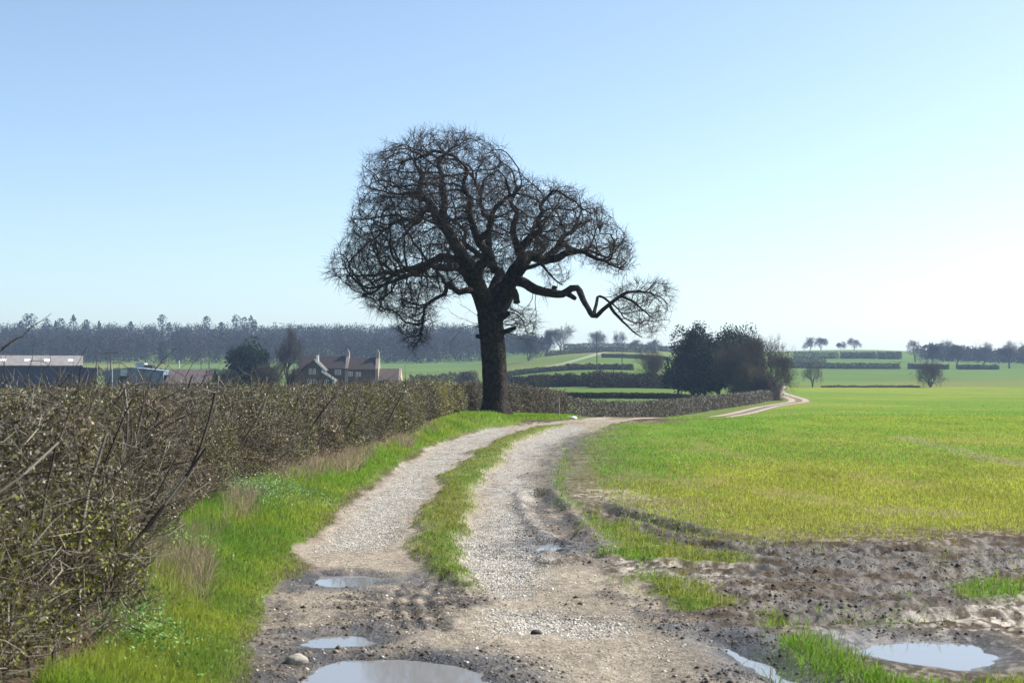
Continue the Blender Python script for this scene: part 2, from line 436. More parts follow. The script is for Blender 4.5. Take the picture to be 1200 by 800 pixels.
# ------------------------------------------------------------------ the ground, one sheet cut into its kinds of cover
def ground_build():
    a = np.concatenate([np.linspace(-1.15,-.42,50)[:-1], np.linspace(-.42,.42,860), np.linspace(.42,1.15,50)[1:]])
    inv = np.linspace(1/7.0, 1/62., 560)
    d = np.concatenate([[-6,-3,0,2,4,5,6], 1/inv, np.exp(np.linspace(math.log(63), math.log(400), 260)), np.exp(np.linspace(math.log(404), math.log(2500), 130))])
    S, Dd = np.meshgrid(a, d)
    off = np.clip(np.interp(d, [-6, 7, 60], [8, 1.2, .5]), .5, 8)
    X = (S*(Dd + off[:,None])).ravel(); Y = Dd.ravel()
    nC, nR = len(a), len(d)
    Z = zones(X, Y)
    _GRID.update(d=d, a=a, Z={k: v.reshape(nR, nC) for k, v in Z.items()})
    P = np.stack([X, Y, Z['h']], 1)
    # base colours of the covers themselves
    def C(*c): return np.array(c)
    def mixc(base, c, k): return base*(1-k[:,None]) + c*k[:,None]
    n1 = fbm(X*.5, Y*.3, 41, 4); n2 = fbm(X*3, Y*2, 43, 4); n3 = fbm(X*11, Y*8, 45, 3)
    mud = C(.086,.068,.050)*(.6+.8*n2)[:,None]
    col = mud.copy()
    n5 = fbm(X*22, Y*13, 44, 3)
    sandy = C(.262,.228,.182)*(.8+.4*n5)[:,None]*(.75+.5*n2)[:,None]
    col = mixc(col, sandy, Z['track']*sstep(.25,.5,n1*.5+n3*.3+.15))
    n4 = fbm(X*1.6, Y*5.5, 46, 4)
    head = (Y < 60)*(1-Z['track'])*(1-Z['crop'])*(X > 0)
    col = mixc(col, C(.355,.315,.265)*(.7+.6*n2)[:,None], np.clip(head*sstep(.50,.62,n4*.3+n3*.2+n5*.5)*.55 + Z['clay']*sstep(.44,.57,n3*.2+n4*.3+n5*.5), 0, 1))
    col = mixc(col, C(.31,.295,.265)*(.75+.5*n3)[:,None], Z['gravel']*sstep(.25,.5,n3*.5+n2*.4+.05))
    col = mixc(col, C(.058,.046,.035)*(.6+.8*n3)[:,None], Z['dark']*sstep(.33,.55,n3*.3+n4*.4+n5*.3)*(1-.5*Z['gravel']))
    turf = C(.11,.15,.035)*(.7+.6*n3)[:,None]
    col = mixc(col, turf, np.clip(Z['verge']*.95 + Z['centre']*.85*sstep(.3,.55,n3*.4+n2*.3+.25) + Z['patch']*.9, 0, 1))
    foot = X-np.interp(Y, HL[:,1], HL[:,0])
    litter = (Y < 66)*sstep(.95, .55, foot+.4*(n2-.5))*sstep(-2.2,-1.2,foot)
    col = mixc(col, C(.085,.066,.046)*(.6+.8*n3)[:,None], litter)
    # the crop: green, yellowing in broad patches
    yel = crop_yellow(X, Y)
    near_crop = mixc(C(.115,.180,.030)*np.ones((len(X),1)), C(.25,.235,.042)*np.ones((len(X),1)), yel)
    near_crop = near_crop*(.85+.3*n2)[:,None]
    bare = crop_bare(X, Y)
    near_crop = mixc(near_crop, C(.24,.20,.15)*np.ones((len(X),1)), bare)
    soil = sstep(60, 20, Y)*.5
    ncs = near_crop*(1-soil[:,None]) + C(.14,.11,.08)*soil[:,None]
    col = mixc(col, ncs, Z['crop'])
    # meadows beyond
    far = (Y > 63) & (Z['crop'] < .5)
    mead = C(.088,.138,.040)*(.8+.4*fbm(X/45, Y/70, 47, 3))[:,None]
    mead = mixc(mead, C(.135,.155,.05)*np.ones((len(X),1)), sstep(.55,.75,fbm(X/90, Y/160, 49, 2)))
    col = np.where(far[:,None], mead, col)
    lv = far & (Z['fd'] < 9) & (Y < 300)
    col = np.where(lv[:,None], C(.11,.145,.04)*(.75+.5*n2)[:,None], col)
    lane = C(.37,.32,.26)*(.8+.4*n2)[:,None]
    lm = C(.17,.14,.10)*(.7+.6*n2)[:,None]
    fl = (Y > 63)
    col = np.where(fl[:,None], mixc(mixc(col, lm, Z['track']*.9), lane, Z['gravel']*Z['track']), col)
    wet = Z['wet']
    col = mixc(col, col*.42, wet)
    zc = np.stack([np.clip(Z['gravel']*1.0 + .35*Z['track'], 0, 1)*(1-Z['centre']), np.clip(wet*.95 + .75*np.maximum(Z['dark'], .7*Z['clay'])*sstep(.36,.56,n4*.6+n3*.4), 0, 1), np.zeros(len(X))], 1)
    idx = np.arange(nR*nC).reshape(nR, nC)
    F = np.stack([idx[:-1,:-1], idx[:-1,1:], idx[1:,1:], idx[1:,:-1]], -1).reshape(-1, 4)
    def fm(v): return v[F].mean(1)
    is_track = (fm(Z['track']) > .5) & (fm(Z['centre']) < .5)
    is_crop = (fm(Z['crop']) > .5) & ~is_track
    fy = fm(Y)
    is_mead = (fy > 66) & ~is_track & ~is_crop
    rest = ~(is_track | is_crop | is_mead)
    for nm, sel, lab in (('ground', rest, 'grassy verge and trodden mud beside the stony track'), ('track', is_track, 'stony farm track with two wheel ruts curving past the oak'),
                         ('field', is_crop, 'young green and yellowing cereal field right of the track'), ('meadow', is_mead, 'green meadows and hills rising to the skyline')):
        f = F[sel]
        used, invx = np.unique(f, return_inverse=True)
        f2 = invx.reshape(f.shape)
        o = mesh(nm, P[used], f2, M_GROUND, smooth=True)
        for an, arr in (('Col', col), ('Zone', zc)):
            at = o.data.color_attributes.new(an, 'FLOAT_COLOR', 'POINT')
            at.data.foreach_set('color', np.concatenate([arr[used], np.ones((len(used),1))], 1).astype(np.float32).ravel())
        tag(o, lab, kind='structure')

def crop_yellow(x, y):
    px = 600+FPX*np.asarray(x)/np.maximum(y, 6); 
    near = sstep(34, 22, y)
    left = sstep(250, 60, px-640)*sstep(20, 27, y)*sstep(75, 50, y)
    mid = sstep(0.40, .62, fbm(np.asarray(x)/26, np.asarray(y)/34, 51, 3))
    band = sstep(36, 44, y)*sstep(130, 60, y)*sstep(850, 1000, px)
    v = np.clip(.72*near + .36*mid + .30*band, 0, 1)*(1-.85*left)
    return np.clip(v*(.35+1.3*fbm(np.asarray(x)*.7, np.asarray(y)*.25, 53, 3)), 0, 1)
BARE_LINES = [flats((1062,512),(1088,520),(1120,528),(1200,545)), flats((1020,598),(1100,600))]
def crop_bare(x, y):
    v = np.zeros(np.shape(x))
    for q in BARE_LINES:
        v = np.maximum(v, sstep(.75, .1, seg_dist(x, y, q)+.9*(fbm(np.asarray(x)*.9, np.asarray(y)*.5, 55, 3)-.5)))
    return v*.6
ground_build()
tick('ground_build')

# puddles: level water lying in the hollows of the mud
M_WATER = mat('muddy_skylit_water', (.19,.19,.19), .03, spec=.5)  # silty water, its base greyed to carry part of the sky reflection
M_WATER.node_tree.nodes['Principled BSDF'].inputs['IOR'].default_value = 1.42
PLAB = ['small shallow puddle in the left wheel rut', 'broken puddle just above the largest one in dark mud', 'largest puddle in dark mud at the foot of the track',
        'narrow wet runnel beside the grass on the right of the track', 'round puddle in the pale mud behind the near grass patch', 'thin wet slick in the mud beside the right wheel rut']
for (nm, q), lab in zip(PUDDLES, PLAB):
    c = q.mean(0)
    n = 48
    ang = np.linspace(0, 2*math.pi, n, endpoint=False)
    # outline pushed outwards under the banks
    e = [tuple(p) for p in q]
    pts = []
    for k in range(len(q)):
        p0, p1 = q[k], q[(k+1) % len(q)]
        for tt in (0, .5): pts.append(p0+(p1-p0)*tt)
    pts = np.array(pts); dv = pts-c; pts = pts + dv/np.linalg.norm(dv, axis=1)[:,None]*.16
    V = np.c_[pts, np.full(len(pts), WATER_Z)]
    area = np.sum(pts[:,0]*np.roll(pts[:,1],-1) - np.roll(pts[:,0],-1)*pts[:,1])
    F = np.arange(len(pts))[None, ::(1 if area > 0 else -1)]
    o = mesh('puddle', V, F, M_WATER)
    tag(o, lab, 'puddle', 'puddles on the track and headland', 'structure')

# ------------------------------------------------------------------ builders for wood, twigs and leaves
def frustums(A, B, ra, rb, k=3):
    """one open tapered prism per segment"""
    A = np.asarray(A, float); B = np.asarray(B, float)
    ra = np.broadcast_to(ra, len(A)).astype(float); rb = np.broadcast_to(rb, len(A)).astype(float)
    D = B-A; D /= np.linalg.norm(D, axis=1)[:,None]+1e-9
    up = np.where(np.abs(D[:,2:3]) > .9, [[1,0,0]], [[0,0,1]])
    U = np.cross(D, up); U /= np.linalg.norm(U, axis=1)[:,None]+1e-9
    W = np.cross(D, U)
    n = len(A); V = np.empty((n, 2*k, 3))
    for j in range(k):
        t = 2*math.pi*j/k
        e = U*math.cos(t)+W*math.sin(t)
        V[:,j] = A+e*ra[:,None]; V[:,k+j] = B+e*rb[:,None]
    base = (np.arange(n)*2*k)[:,None]
    F = np.stack([np.concatenate([base+j, base+(j+1)%k, base+k+(j+1)%k, base+k+j], 1) for j in range(k)], 1).reshape(-1, 4)
    return V.reshape(-1,3), F

def cards(C, size, g, stretch=2.0, up=0.0, normal=None):
    """small leaf quads at points C, random orientation"""
    n = len(C)
    a = g.normal(size=(n,3)); a[:,2] += up; a /= np.linalg.norm(a, axis=1)[:,None]
    b = np.cross(a, g.normal(size=(n,3))); b /= np.linalg.norm(b, axis=1)[:,None]+1e-9
    s = np.broadcast_to(size, n)[:,None]
    a = a*s*.5; b = b*s*.5/stretch
    # a leaf-shaped lozenge
    V = np.stack([C-a, C+b*1.0-a*.1, C+a, C-b*1.0-a*.1], 1).reshape(-1,3)
    F = np.arange(4*n).reshape(-1,4)
    return V, F

def join(parts):
    vs, fs, b = [], [], 0
    for V, F in parts:
        vs.append(V); fs.append(F+b); b += len(V)
    return np.concatenate(vs), np.concatenate(fs)

def resample(P, Rr, step):
    P = np.asarray(P, float); Rr = np.asarray(Rr, float)
    Q = np.concatenate([[2*P[0]-P[1]], P, [2*P[-1]-P[-2]]])
    out, ro = [], []
    for i in range(len(P)-1):
        n = max(1, int(round(np.linalg.norm(P[i+1]-P[i])/step)))
        for j in range(n):
            t = j/n; p0, p1, p2, p3 = Q[i], Q[i+1], Q[i+2], Q[i+3]
            out.append(.5*((2*p1)+(-p0+p2)*t+(2*p0-5*p1+4*p2-p3)*t*t+(-p0+3*p1-3*p2+p3)*t**3))
            ro.append(Rr[i]*(1-t)+Rr[i+1]*t)
    out.append(P[-1]); ro.append(Rr[-1])
    return np.array(out), np.array(ro)

def swept(P, Rr, k, g, lump=.12, flare=None):
    """continuous tube with a knobbly surface"""
    n = len(P)
    T = np.gradient(P, axis=0); T /= np.linalg.norm(T, axis=1)[:,None]
    u = np.cross(T[0], [0.3,1,0.1]); u /= np.linalg.norm(u)
    rings = []
    ph = g.random()*100
    for i in range(n):
        u = u - T[i]*np.dot(u, T[i]); u /= np.linalg.norm(u)
        v = np.cross(T[i], u)
        t = np.arange(k)*2*math.pi/k
        rr = Rr[i]*(1+lump*2*(fbm(np.cos(t)*1.3+ph+i*.10, np.sin(t)*1.3+i*.16, 61, 3)-.5))
        if flare is not None: rr = rr*flare(i/(n-1), t)
        rings.append(P[i]+np.outer(rr*np.cos(t), u)+np.outer(rr*np.sin(t), v))
    V = np.concatenate(rings+[P[-1:]+T[-1:]*Rr[-1]])
    idx = np.arange(n*k).reshape(n,k); nx = np.roll(idx, -1, 1)
    F = np.stack([idx[:-1], nx[:-1], nx[1:], idx[1:]], -1).reshape(-1,4)
    return V, F

# ------------------------------------------------------------------ the oak
def build_oak():
    g = np.random.default_rng(3)
    D0 = 72.0
    k = D0/FPX
    base = onland(579, D0)
    root = empty('oak_tree', base)
    tag(root, 'huge bare gnarled oak beside the bend of the stony track', 'tree')
    def W(px, py, dy=0.0): return np.array([(px-600)*k, D0+dy, EYE-(py-HOR)*k])
    def limb(pts): return np.array([W(p[0], p[1], p[3] if len(p) > 3 else 0) for p in pts]), np.array([p[2]*k for p in pts])
    # (column, row, radius in photo pixels, metres nearer or farther)
    trunk = [(579,494,19),(579.5,487,17.5),(579.5,470,15),(580,450,14.2),(579,425,13.8),(577,400,14.2),(575,380,15),(574,366,14.5)]
    limbs = [
     # left leader and its forks
     [(574,372,13,0),(566,350,12.5,0),(556,330,11,-.3),(545,312,10,-.6),(533,291,9,-.9),(520,268,8,-1.0),(507,246,6.5,-.8),(494,236,5,-.4),(480,229,4,0),(466,224,2.6,.3)],
     [(522,270,6.5,-1),(519,250,5.5,-1.4),(522,231,4.6,-1.8),(516,214,3.8,-2),(519,199,3,-2.2),(530,190,2.2,-2.4)],
     [(496,237,4.6,-.4),(489,221,3.8,-.3),(495,207,3.2,0),(490,194,2.6,.2),(480,185,1.8,.3)],
     [(507,246,5,-.8),(492,252,4.2,-.2),(477,258,3.3,.4),(461,262,2.6,.9),(445,268,1.8,1.3)],
     [(545,312,7,-.6),(529,302,6.4,.6),(514,297,6,1.4),(498,304,5.4,1.9),(480,309,4.6,2.4),(462,315,3.8,2.8),(446,312,3,3),(426,318,2.3,3.2),(405,320,1.5,3.3)],
     [(552,324,6,0),(536,316,5.4,-1.2),(519,315,5,-2.0),(503,321,4.4,-2.6),(486,325,3.6,-3.2),(470,334,2.9,-3.6),(452,342,2.1,-4),(434,355,1.4,-4.2)],
     [(560,343,5,0),(545,340,4,-1.0),(528,338,3.6,-1.6),(520,347,3,-1.8),(511,355,2.6,-2.1),(503,362,2.2,-2.2),(500,378,1.8,-2.2),(494,396,1.3,-2.3),(487,410,.9,-2.3)],
     [(530,340,2.6,-1.5),(516,330,2.3,-2.5),(503,327,1.9,-3.2),(490,330,1.5,-3.6)],
     # middle leaders, one forward and one back
     [(572,360,10,.4),(578,338,8.5,1.4),(582,318,7.4,2.0),(575,298,6.4,2.4),(568,279,5.6,2.6),(572,262,4.8,2.9),(564,244,4,3.2),(568,226,3.2,3.3),(558,208,2.4,3.4),(550,192,1.7,3.5)],
     [(570,352,9,-.5),(562,330,7.6,-1.8),(568,308,6.6,-2.6),(562,288,5.8,-3.1),(552,268,4.9,-3.4),(556,248,4.1,-3.6),(546,230,3.4,-3.7),(549,212,2.6,-3.8),(538,196,1.8,-3.8)],
     [(562,288,4.8,-3.1),(578,274,4.1,-3.9),(584,258,3.4,-4.4),(596,244,2.8,-4.8),(594,226,2.1,-5)],
     [(575,298,5,2.4),(560,290,4.2,3.6),(545,280,3.6,4.4),(538,262,3,5),(526,248,2.3,5.4),(515,240,1.6,5.8)],
     # right leader
     [(577,374,12,0),(588,352,11.4,0),(597,335,10.4,.1),(605,319,9.4,.1),(612,304,8,0),(611,288,6.4,-.5),(604,272,5.4,-.9),(607,256,4.5,-1.2),(600,241,3.6,-1.4),(606,227,2.7,-1.6)],
     [(610,308,8,0),(620,301,7.2,.2),(633,304,6.4,.5),(648,299,5.6,.7),(656,285,4.8,.9),(661,271,4.2,1.1),(671,263,3.4,1.3),(684,259,2.6,1.6),(696,252,1.8,1.8)],
     [(640,303,5.6,.6),(655,301,5,-.1),(668,298,4.4,-.6),(678,297,3.8,-1.0),(690,303,3.2,-1.3),(700,311,2.6,-1.6),(712,313,2,-1.8),(726,318,1.3,-2)],
     [(656,285,4,.9),(668,283,3.4,2.0),(682,285,2.9,2.7),(695,281,2.4,3.3),(710,284,1.8,3.8)],
     [(604,320,6,.1),(618,318,3.2,-.4),(632,314,2.6,-.8),(640,320,2,-1),(648,328,1.5,-1.1),(656,330,1,-1.1)],
     [(612,290,5.4,-.5),(624,278,4.6,-1.6),(634,264,4,-2.3),(632,248,3.4,-2.8),(642,236,2.6,-3.2)],
     [(602,326,7,.1),(612,312,6,1.8),(622,296,5.2,3.0),(632,280,4.5,3.8),(630,262,3.8,4.4),(640,248,3,4.8),(652,240,2.1,5.2)],
     # the long low elbowed limb on the right
     [(588,338,8,-.2),(600,331,7,-.4),(613,332,6.6,-.6),(626,340,6.3,-.9),(643,344,5.9,-1.1),(658,346,5.5,-1.2),(668,340,5.2,-1.3),(674,340,5,-1.35),(679,349,4.7,-1.4),(686,360,4.4,-1.5),(692,371,4.4,-1.6),(697,372,4.0,-1.6),(703,366,3.6,-1.6),(711,359,3.3,-1.7),(720,352,3,-1.8),(729,347,2.6,-1.9),(740,346,2,-2),(752,346,1.5,-2.1),(766,350,1,-2.2)],
     [(694,371,2.6,-1.6),(696,359,2.2,-1.2),(701,350,2.0,-1.0),(708,346,1.9,-.9),(714,353,1.7,-1.2),(718,360,1.4,-1.4),(726,370,1.1,-1.5)],
     [(712,360,2.2,-1.7),(717,369,2,-1.9),(724,377,1.8,-2.1),(731,383,1.6,-2.2),(740,392,1.2,-2.3),(747,397,.9,-2.3)],
     [(726,350,2,-1.9),(738,357,1.6,-2.4),(748,366,1.3,-2.7),(758,376,1,-2.9)],
    ]
    tp, tr = limb([(a,b,c,0) for a,b,c in trunk])
    P, Rr = resample(tp, tr, .22)
    lob = g.random(7)*6.28
    def flare(u, t):
        f = max(0, 1-u*4.2)
        return 1 + f*f*(.22*np.cos(5*t+1.0)+.14*np.cos(3*t+2.2)+.16) + .035*np.cos(7*t+u*4)
    tv, tf = swept(P, Rr, 26, g, .10, flare)
    parts = [(tv, tf)]
    nodes, rad, par, dirs, hand = [], [], [], [], []
    for li, L in enumerate(limbs):
        low_limb = L[-1][0] > 735
        pp, rr = limb(L)
        Pq, Rq = resample(pp, rr, .22)
        wob = np.stack([fbm(np.arange(len(Pq))*.55+7*g.random(), np.full(len(Pq), j*9.1), 63+j, 2)-.5 for j in range(3)], 1)
        amp = np.clip(np.linspace(0, 1, len(Pq))*3, 0, 1)[:,None]
        nk = max(3, int(len(Pq)*.22/.62))
        kn = g.normal(size=(nk+1, 3)); kt = np.linspace(0, len(Pq)-1, nk+1)
        kink = np.stack([np.interp(np.arange(len(Pq)), kt, kn[:,j]) for j in range(3)], 1)*np.minimum(.13, .06+Rq*.55)[:,None]
        Pq = Pq + wob*amp*np.array([.12,.3,.12])*(.3 if low_limb else 1) + kink*amp*(.25 if low_limb else 1)
        Rq = Rq*np.linspace(.95, .62, len(Rq)); parts.append(swept(Pq, Rq, 12, g, .2))
        for i in range(len(Pq)):
            nodes.append(Pq[i]); rad.append(Rq[i]); par.append(-1 if i == 0 else len(nodes)-2); hand.append(True)
            dirs.append((Pq[min(i+1, len(Pq)-1)]-Pq[max(i-1,0)]))
    # knots and stubs on trunk and low limb
    for (px, py, dx, dz, r0, L) in ((566,395,-1,.15,3.2,.36),(588,372,1,.5,4.5,.45),(594,388,1,.35,3,.5),(668,348,.6,-.4,3.4,.3),(648,343,.2,1,3.5,.28),(605,352,-.2,1,4,.5)):
        p = W(px, py, -.35 if px < 600 else -1.1)
        dv = np.array([dx, -.3, dz]); dv /= np.linalg.norm(dv)
        pts = np.array([p-dv*.2, p+dv*L*.5, p+dv*L]); q, rq = resample(pts, [r0*k, r0*k*.9, r0*k*.7], .1)
        parts.append(swept(q, rq, 10, g, .25))
    # crown volume to be reached
    crown = np.array([(374,326),(392,304),(405,285),(406,262),(410,240),(424,222),(420,206),(432,188),(450,172),(470,163),(500,157),(530,155),(562,160),(588,171),(597,186),(605,203),(618,212),(640,212),(668,219),(695,235),(720,256),(736,282),(744,305),(742,322),(725,324),(705,318),(688,312),(662,306),(640,314),(610,312),(590,326),(560,336),(545,345),(516,358),(508,385),(494,408),(483,400),(486,380),(470,378),(448,372),(430,368),(424,350),(400,335)], float)
    fan = np.array([(708,345),(724,336),(750,330),(772,331),(783,345),(782,368),(770,388),(752,396),(738,388),(724,374),(712,362)], float)
    small = np.array([(590,362),(606,352),(622,358),(634,372),(630,386),(612,390),(596,386)], float)
    C = []
    def fill(poly, n, maxhalf, mid, edge_m, shell, inset=.28, gaps=True):
        lo, hi = poly.min(0), poly.max(0)
        got = 0
        while got < n:
            q = lo+(hi-lo)*g.random((4000,2))
            s = -sdf(q[:,0], q[:,1], poly)*k
            q, s = q[s > inset], s[s > inset]
            half = maxhalf*np.sqrt(np.clip(1-(1-np.clip(s/edge_m,0,1))**2, 0, 1))
            u = g.random(len(q))*2-1
            far = g.random(len(q)) < shell
            u = np.where(far & (half > .5*maxhalf), np.sign(u)*(.72+.28*np.abs(u)), u)
            pts = np.stack([(q[:,0]-600)*k, D0+mid+u*half, EYE-(q[:,1]-HOR)*k], 1)
            if gaps:
                w3 = fbm(pts[:,0]/1.5+pts[:,1]*.31, pts[:,2]/1.25+pts[:,1]*.43, 161, 3)
                pts = pts[w3 > .455]
            C.append(pts); got += len(pts)
    fill(crown, 18500, 6.5, -.2, 4.2, .55)
    fill(fan, 1500, 1.3, -1.9, .9, .2, .12)
    fill(np.array([(470,352),(515,346),(513,372),(503,398),(490,414),(482,408),(468,384)],float), 260, 1.0, -2.3, .7, .1, .05, False)
    fill(np.array([(625,312),(648,312),(664,326),(660,340),(640,334)],float), 70, .5, -1, .5, .1, .05, False)
    fill(small, 60, .6, -.5, .5, .1, .1, False)
    A_all = np.concatenate(C)
    CEN = W(580, 330)
    g.shuffle(A_all)
    N = [np.array(p) for p in nodes]
    medium = []
    for (A, step, infl, kill, wob, keepdir, top_n) in ((A_all[:2600], .32, 3.6, .62, .30, .85, 16000), (A_all, .23, 1.7, .27, .18, .9, 60000)):
        alive = np.ones(len(A), bool)
        best_d = np.full(len(A), 1e9); best_i = np.full(len(A), -1)
        new_from = 0
        for it in range(60):
            NN = np.array(N[new_from:])
            kd = kdtree.KDTree(len(NN))
            for i, p in enumerate(NN): kd.insert(p, i)
            kd.balance()
            for a in np.where(alive)[0]:
                _, i, dd = kd.find(A[a])
                if dd < best_d[a]: best_d[a] = dd; best_i[a] = i+new_from
            new_from = len(N)
            alive &= ~(best_d < kill)
            act = np.where(alive & (best_d < infl))[0]
            if len(act) == 0: break
            acc = {}
            for a in act:
                i = best_i[a]; v = A[a]-N[i]; v /= np.linalg.norm(v)+1e-9
                if i in acc: acc[i] += v
                else: acc[i] = v.copy()
            for i, v in acc.items():
                v = v/(np.linalg.norm(v)+1e-9) + g.normal(size=3)*wob
                v += dirs[i]/(np.linalg.norm(dirs[i])+1e-9)*keepdir
                ou = N[i]-CEN; v += ou/(np.linalg.norm(ou)+1e-9)*.22
                v /= np.linalg.norm(v)
                N.append(N[i]+v*step); par.append(i); hand.append(False); rad.append(0); dirs.append(v)
            if len(N) > top_n: break
        medium.append(len(N))
    N = np.array(N); par = np.array(par); n = len(N); hand = np.array(hand)
    e = 1.95; acc = np.zeros(n); kids = np.zeros(n, int)
    tip = .0075
    for i in range(n-1, -1, -1):
        if hand[i]: continue
        if acc[i] == 0: acc[i] = tip**e
        if par[i] >= 0: acc[par[i]] += acc[i]; kids[par[i]] += 1
    r = np.where(acc > 0, acc, tip**e)**(1/e)
    r = np.minimum(r, .16)
    med = (np.arange(n) < medium[0]) & ~hand
    r = np.where(med, np.maximum(r*1.2, .016), r)
    sel = np.where(~hand)[0]
    p = par[sel]
    ra = np.where(hand[p], np.minimum(r[sel]*1.25, .9*np.array(rad)[p]+.01), r[p]); ra = np.minimum(ra, r[sel]*1.6+.004)
    big = r[sel] > .022
    br = frustums(N[p][big], N[sel][big], ra[big], r[sel][big], 5)
    tw = frustums(N[p][~big], N[sel][~big], ra[~big], r[sel][~big], 3)
    # sprays of fine twigs round every thin end
    tips = sel[(kids[sel] == 0) | ((r[sel] < .016) & (g.random(len(sel)) < .35))]
    m = 5
    T0 = np.repeat(N[tips], m, 0); Dr = np.repeat(np.array([dirs[i] for i in tips]), m, 0)
    d1 = Dr/(np.linalg.norm(Dr,axis=1)[:,None]+1e-9)*1.0+g.normal(size=T0.shape)*.5; d1[:,2] += .10; d1 /= np.linalg.norm(d1, axis=1)[:,None]
    ln = g.uniform(.14,.38,len(T0))[:,None]
    T1 = T0+d1*ln; d2 = d1+g.normal(size=T0.shape)*.28; d2 /= np.linalg.norm(d2, axis=1)[:,None]
    T2 = T1+d2*ln*.8
    s1 = frustums(T0, T1, .007, .0055, 3); s2 = frustums(T1, T2, .0055, .003, 3)
    # clustered buds make the spray ends slightly thicker
    bd = cards(np.concatenate([T2, T1]), g.uniform(.02,.045,2*len(T2)), g, 1.6)
    V, F = join(parts)
    mesh('trunk', V, F, M_BARK, root, smooth=True)
    mesh('branches', *br, M_BARK, root, smooth=True)
    mesh('twigs', *join([tw, s1, s2, bd]), M_TWIG, root)
    # thin whippy shoots at the fork of the trunk
    Aa, Bb, r0, r1 = [], [], [], []
    for s_ in range(26):
        right = s_ < 20
        p = W(591 if right else 566, g.uniform(372,393) if right else g.uniform(376,384), -.5)
        dv = np.array([1 if right else -1, g.normal()*.5, g.uniform(-.15,.45)]); L = g.uniform(.8,2.2)
        for q in range(7):
            dv = dv/np.linalg.norm(dv)+g.normal(size=3)*.22; dv /= np.linalg.norm(dv)
            p2 = p+dv*L/7
            Aa.append(p); Bb.append(p2); r0.append(.017-.002*q); r1.append(.015-.002*q)
            if q > 1:
                for _ in range(2):
                    d3 = dv+g.normal(size=3)*.6; d3 /= np.linalg.norm(d3)
                    Aa.append(p2); Bb.append(p2+d3*g.uniform(.15,.4)); r0.append(.006); r1.append(.003)
            p = p2
    mesh('shoots', *frustums(Aa, Bb, np.array(r0), np.array(r1), 3), M_TWIG, root)
    print('oak nodes', n, 'tips', len(tips), 'left', alive.sum())
build_oak()
tick('build_oak')

# ------------------------------------------------------------------ hedges
TAN = np.array([.235,.21,.155]); BROWN = np.array([.075,.060,.040]); PURP = np.array([.072,.062,.046]); OLIVE = np.array([.105,.108,.028]); LIME = np.array([.22,.24,.03]); GREYB = np.array([.15,.138,.115])
def pal(n, g, tints, weights):
    i = g.choice(len(tints), n, p=np.array(weights)/sum(weights))
    return np.array(tints)[i]*g.uniform(.65,1.35,(n,1))

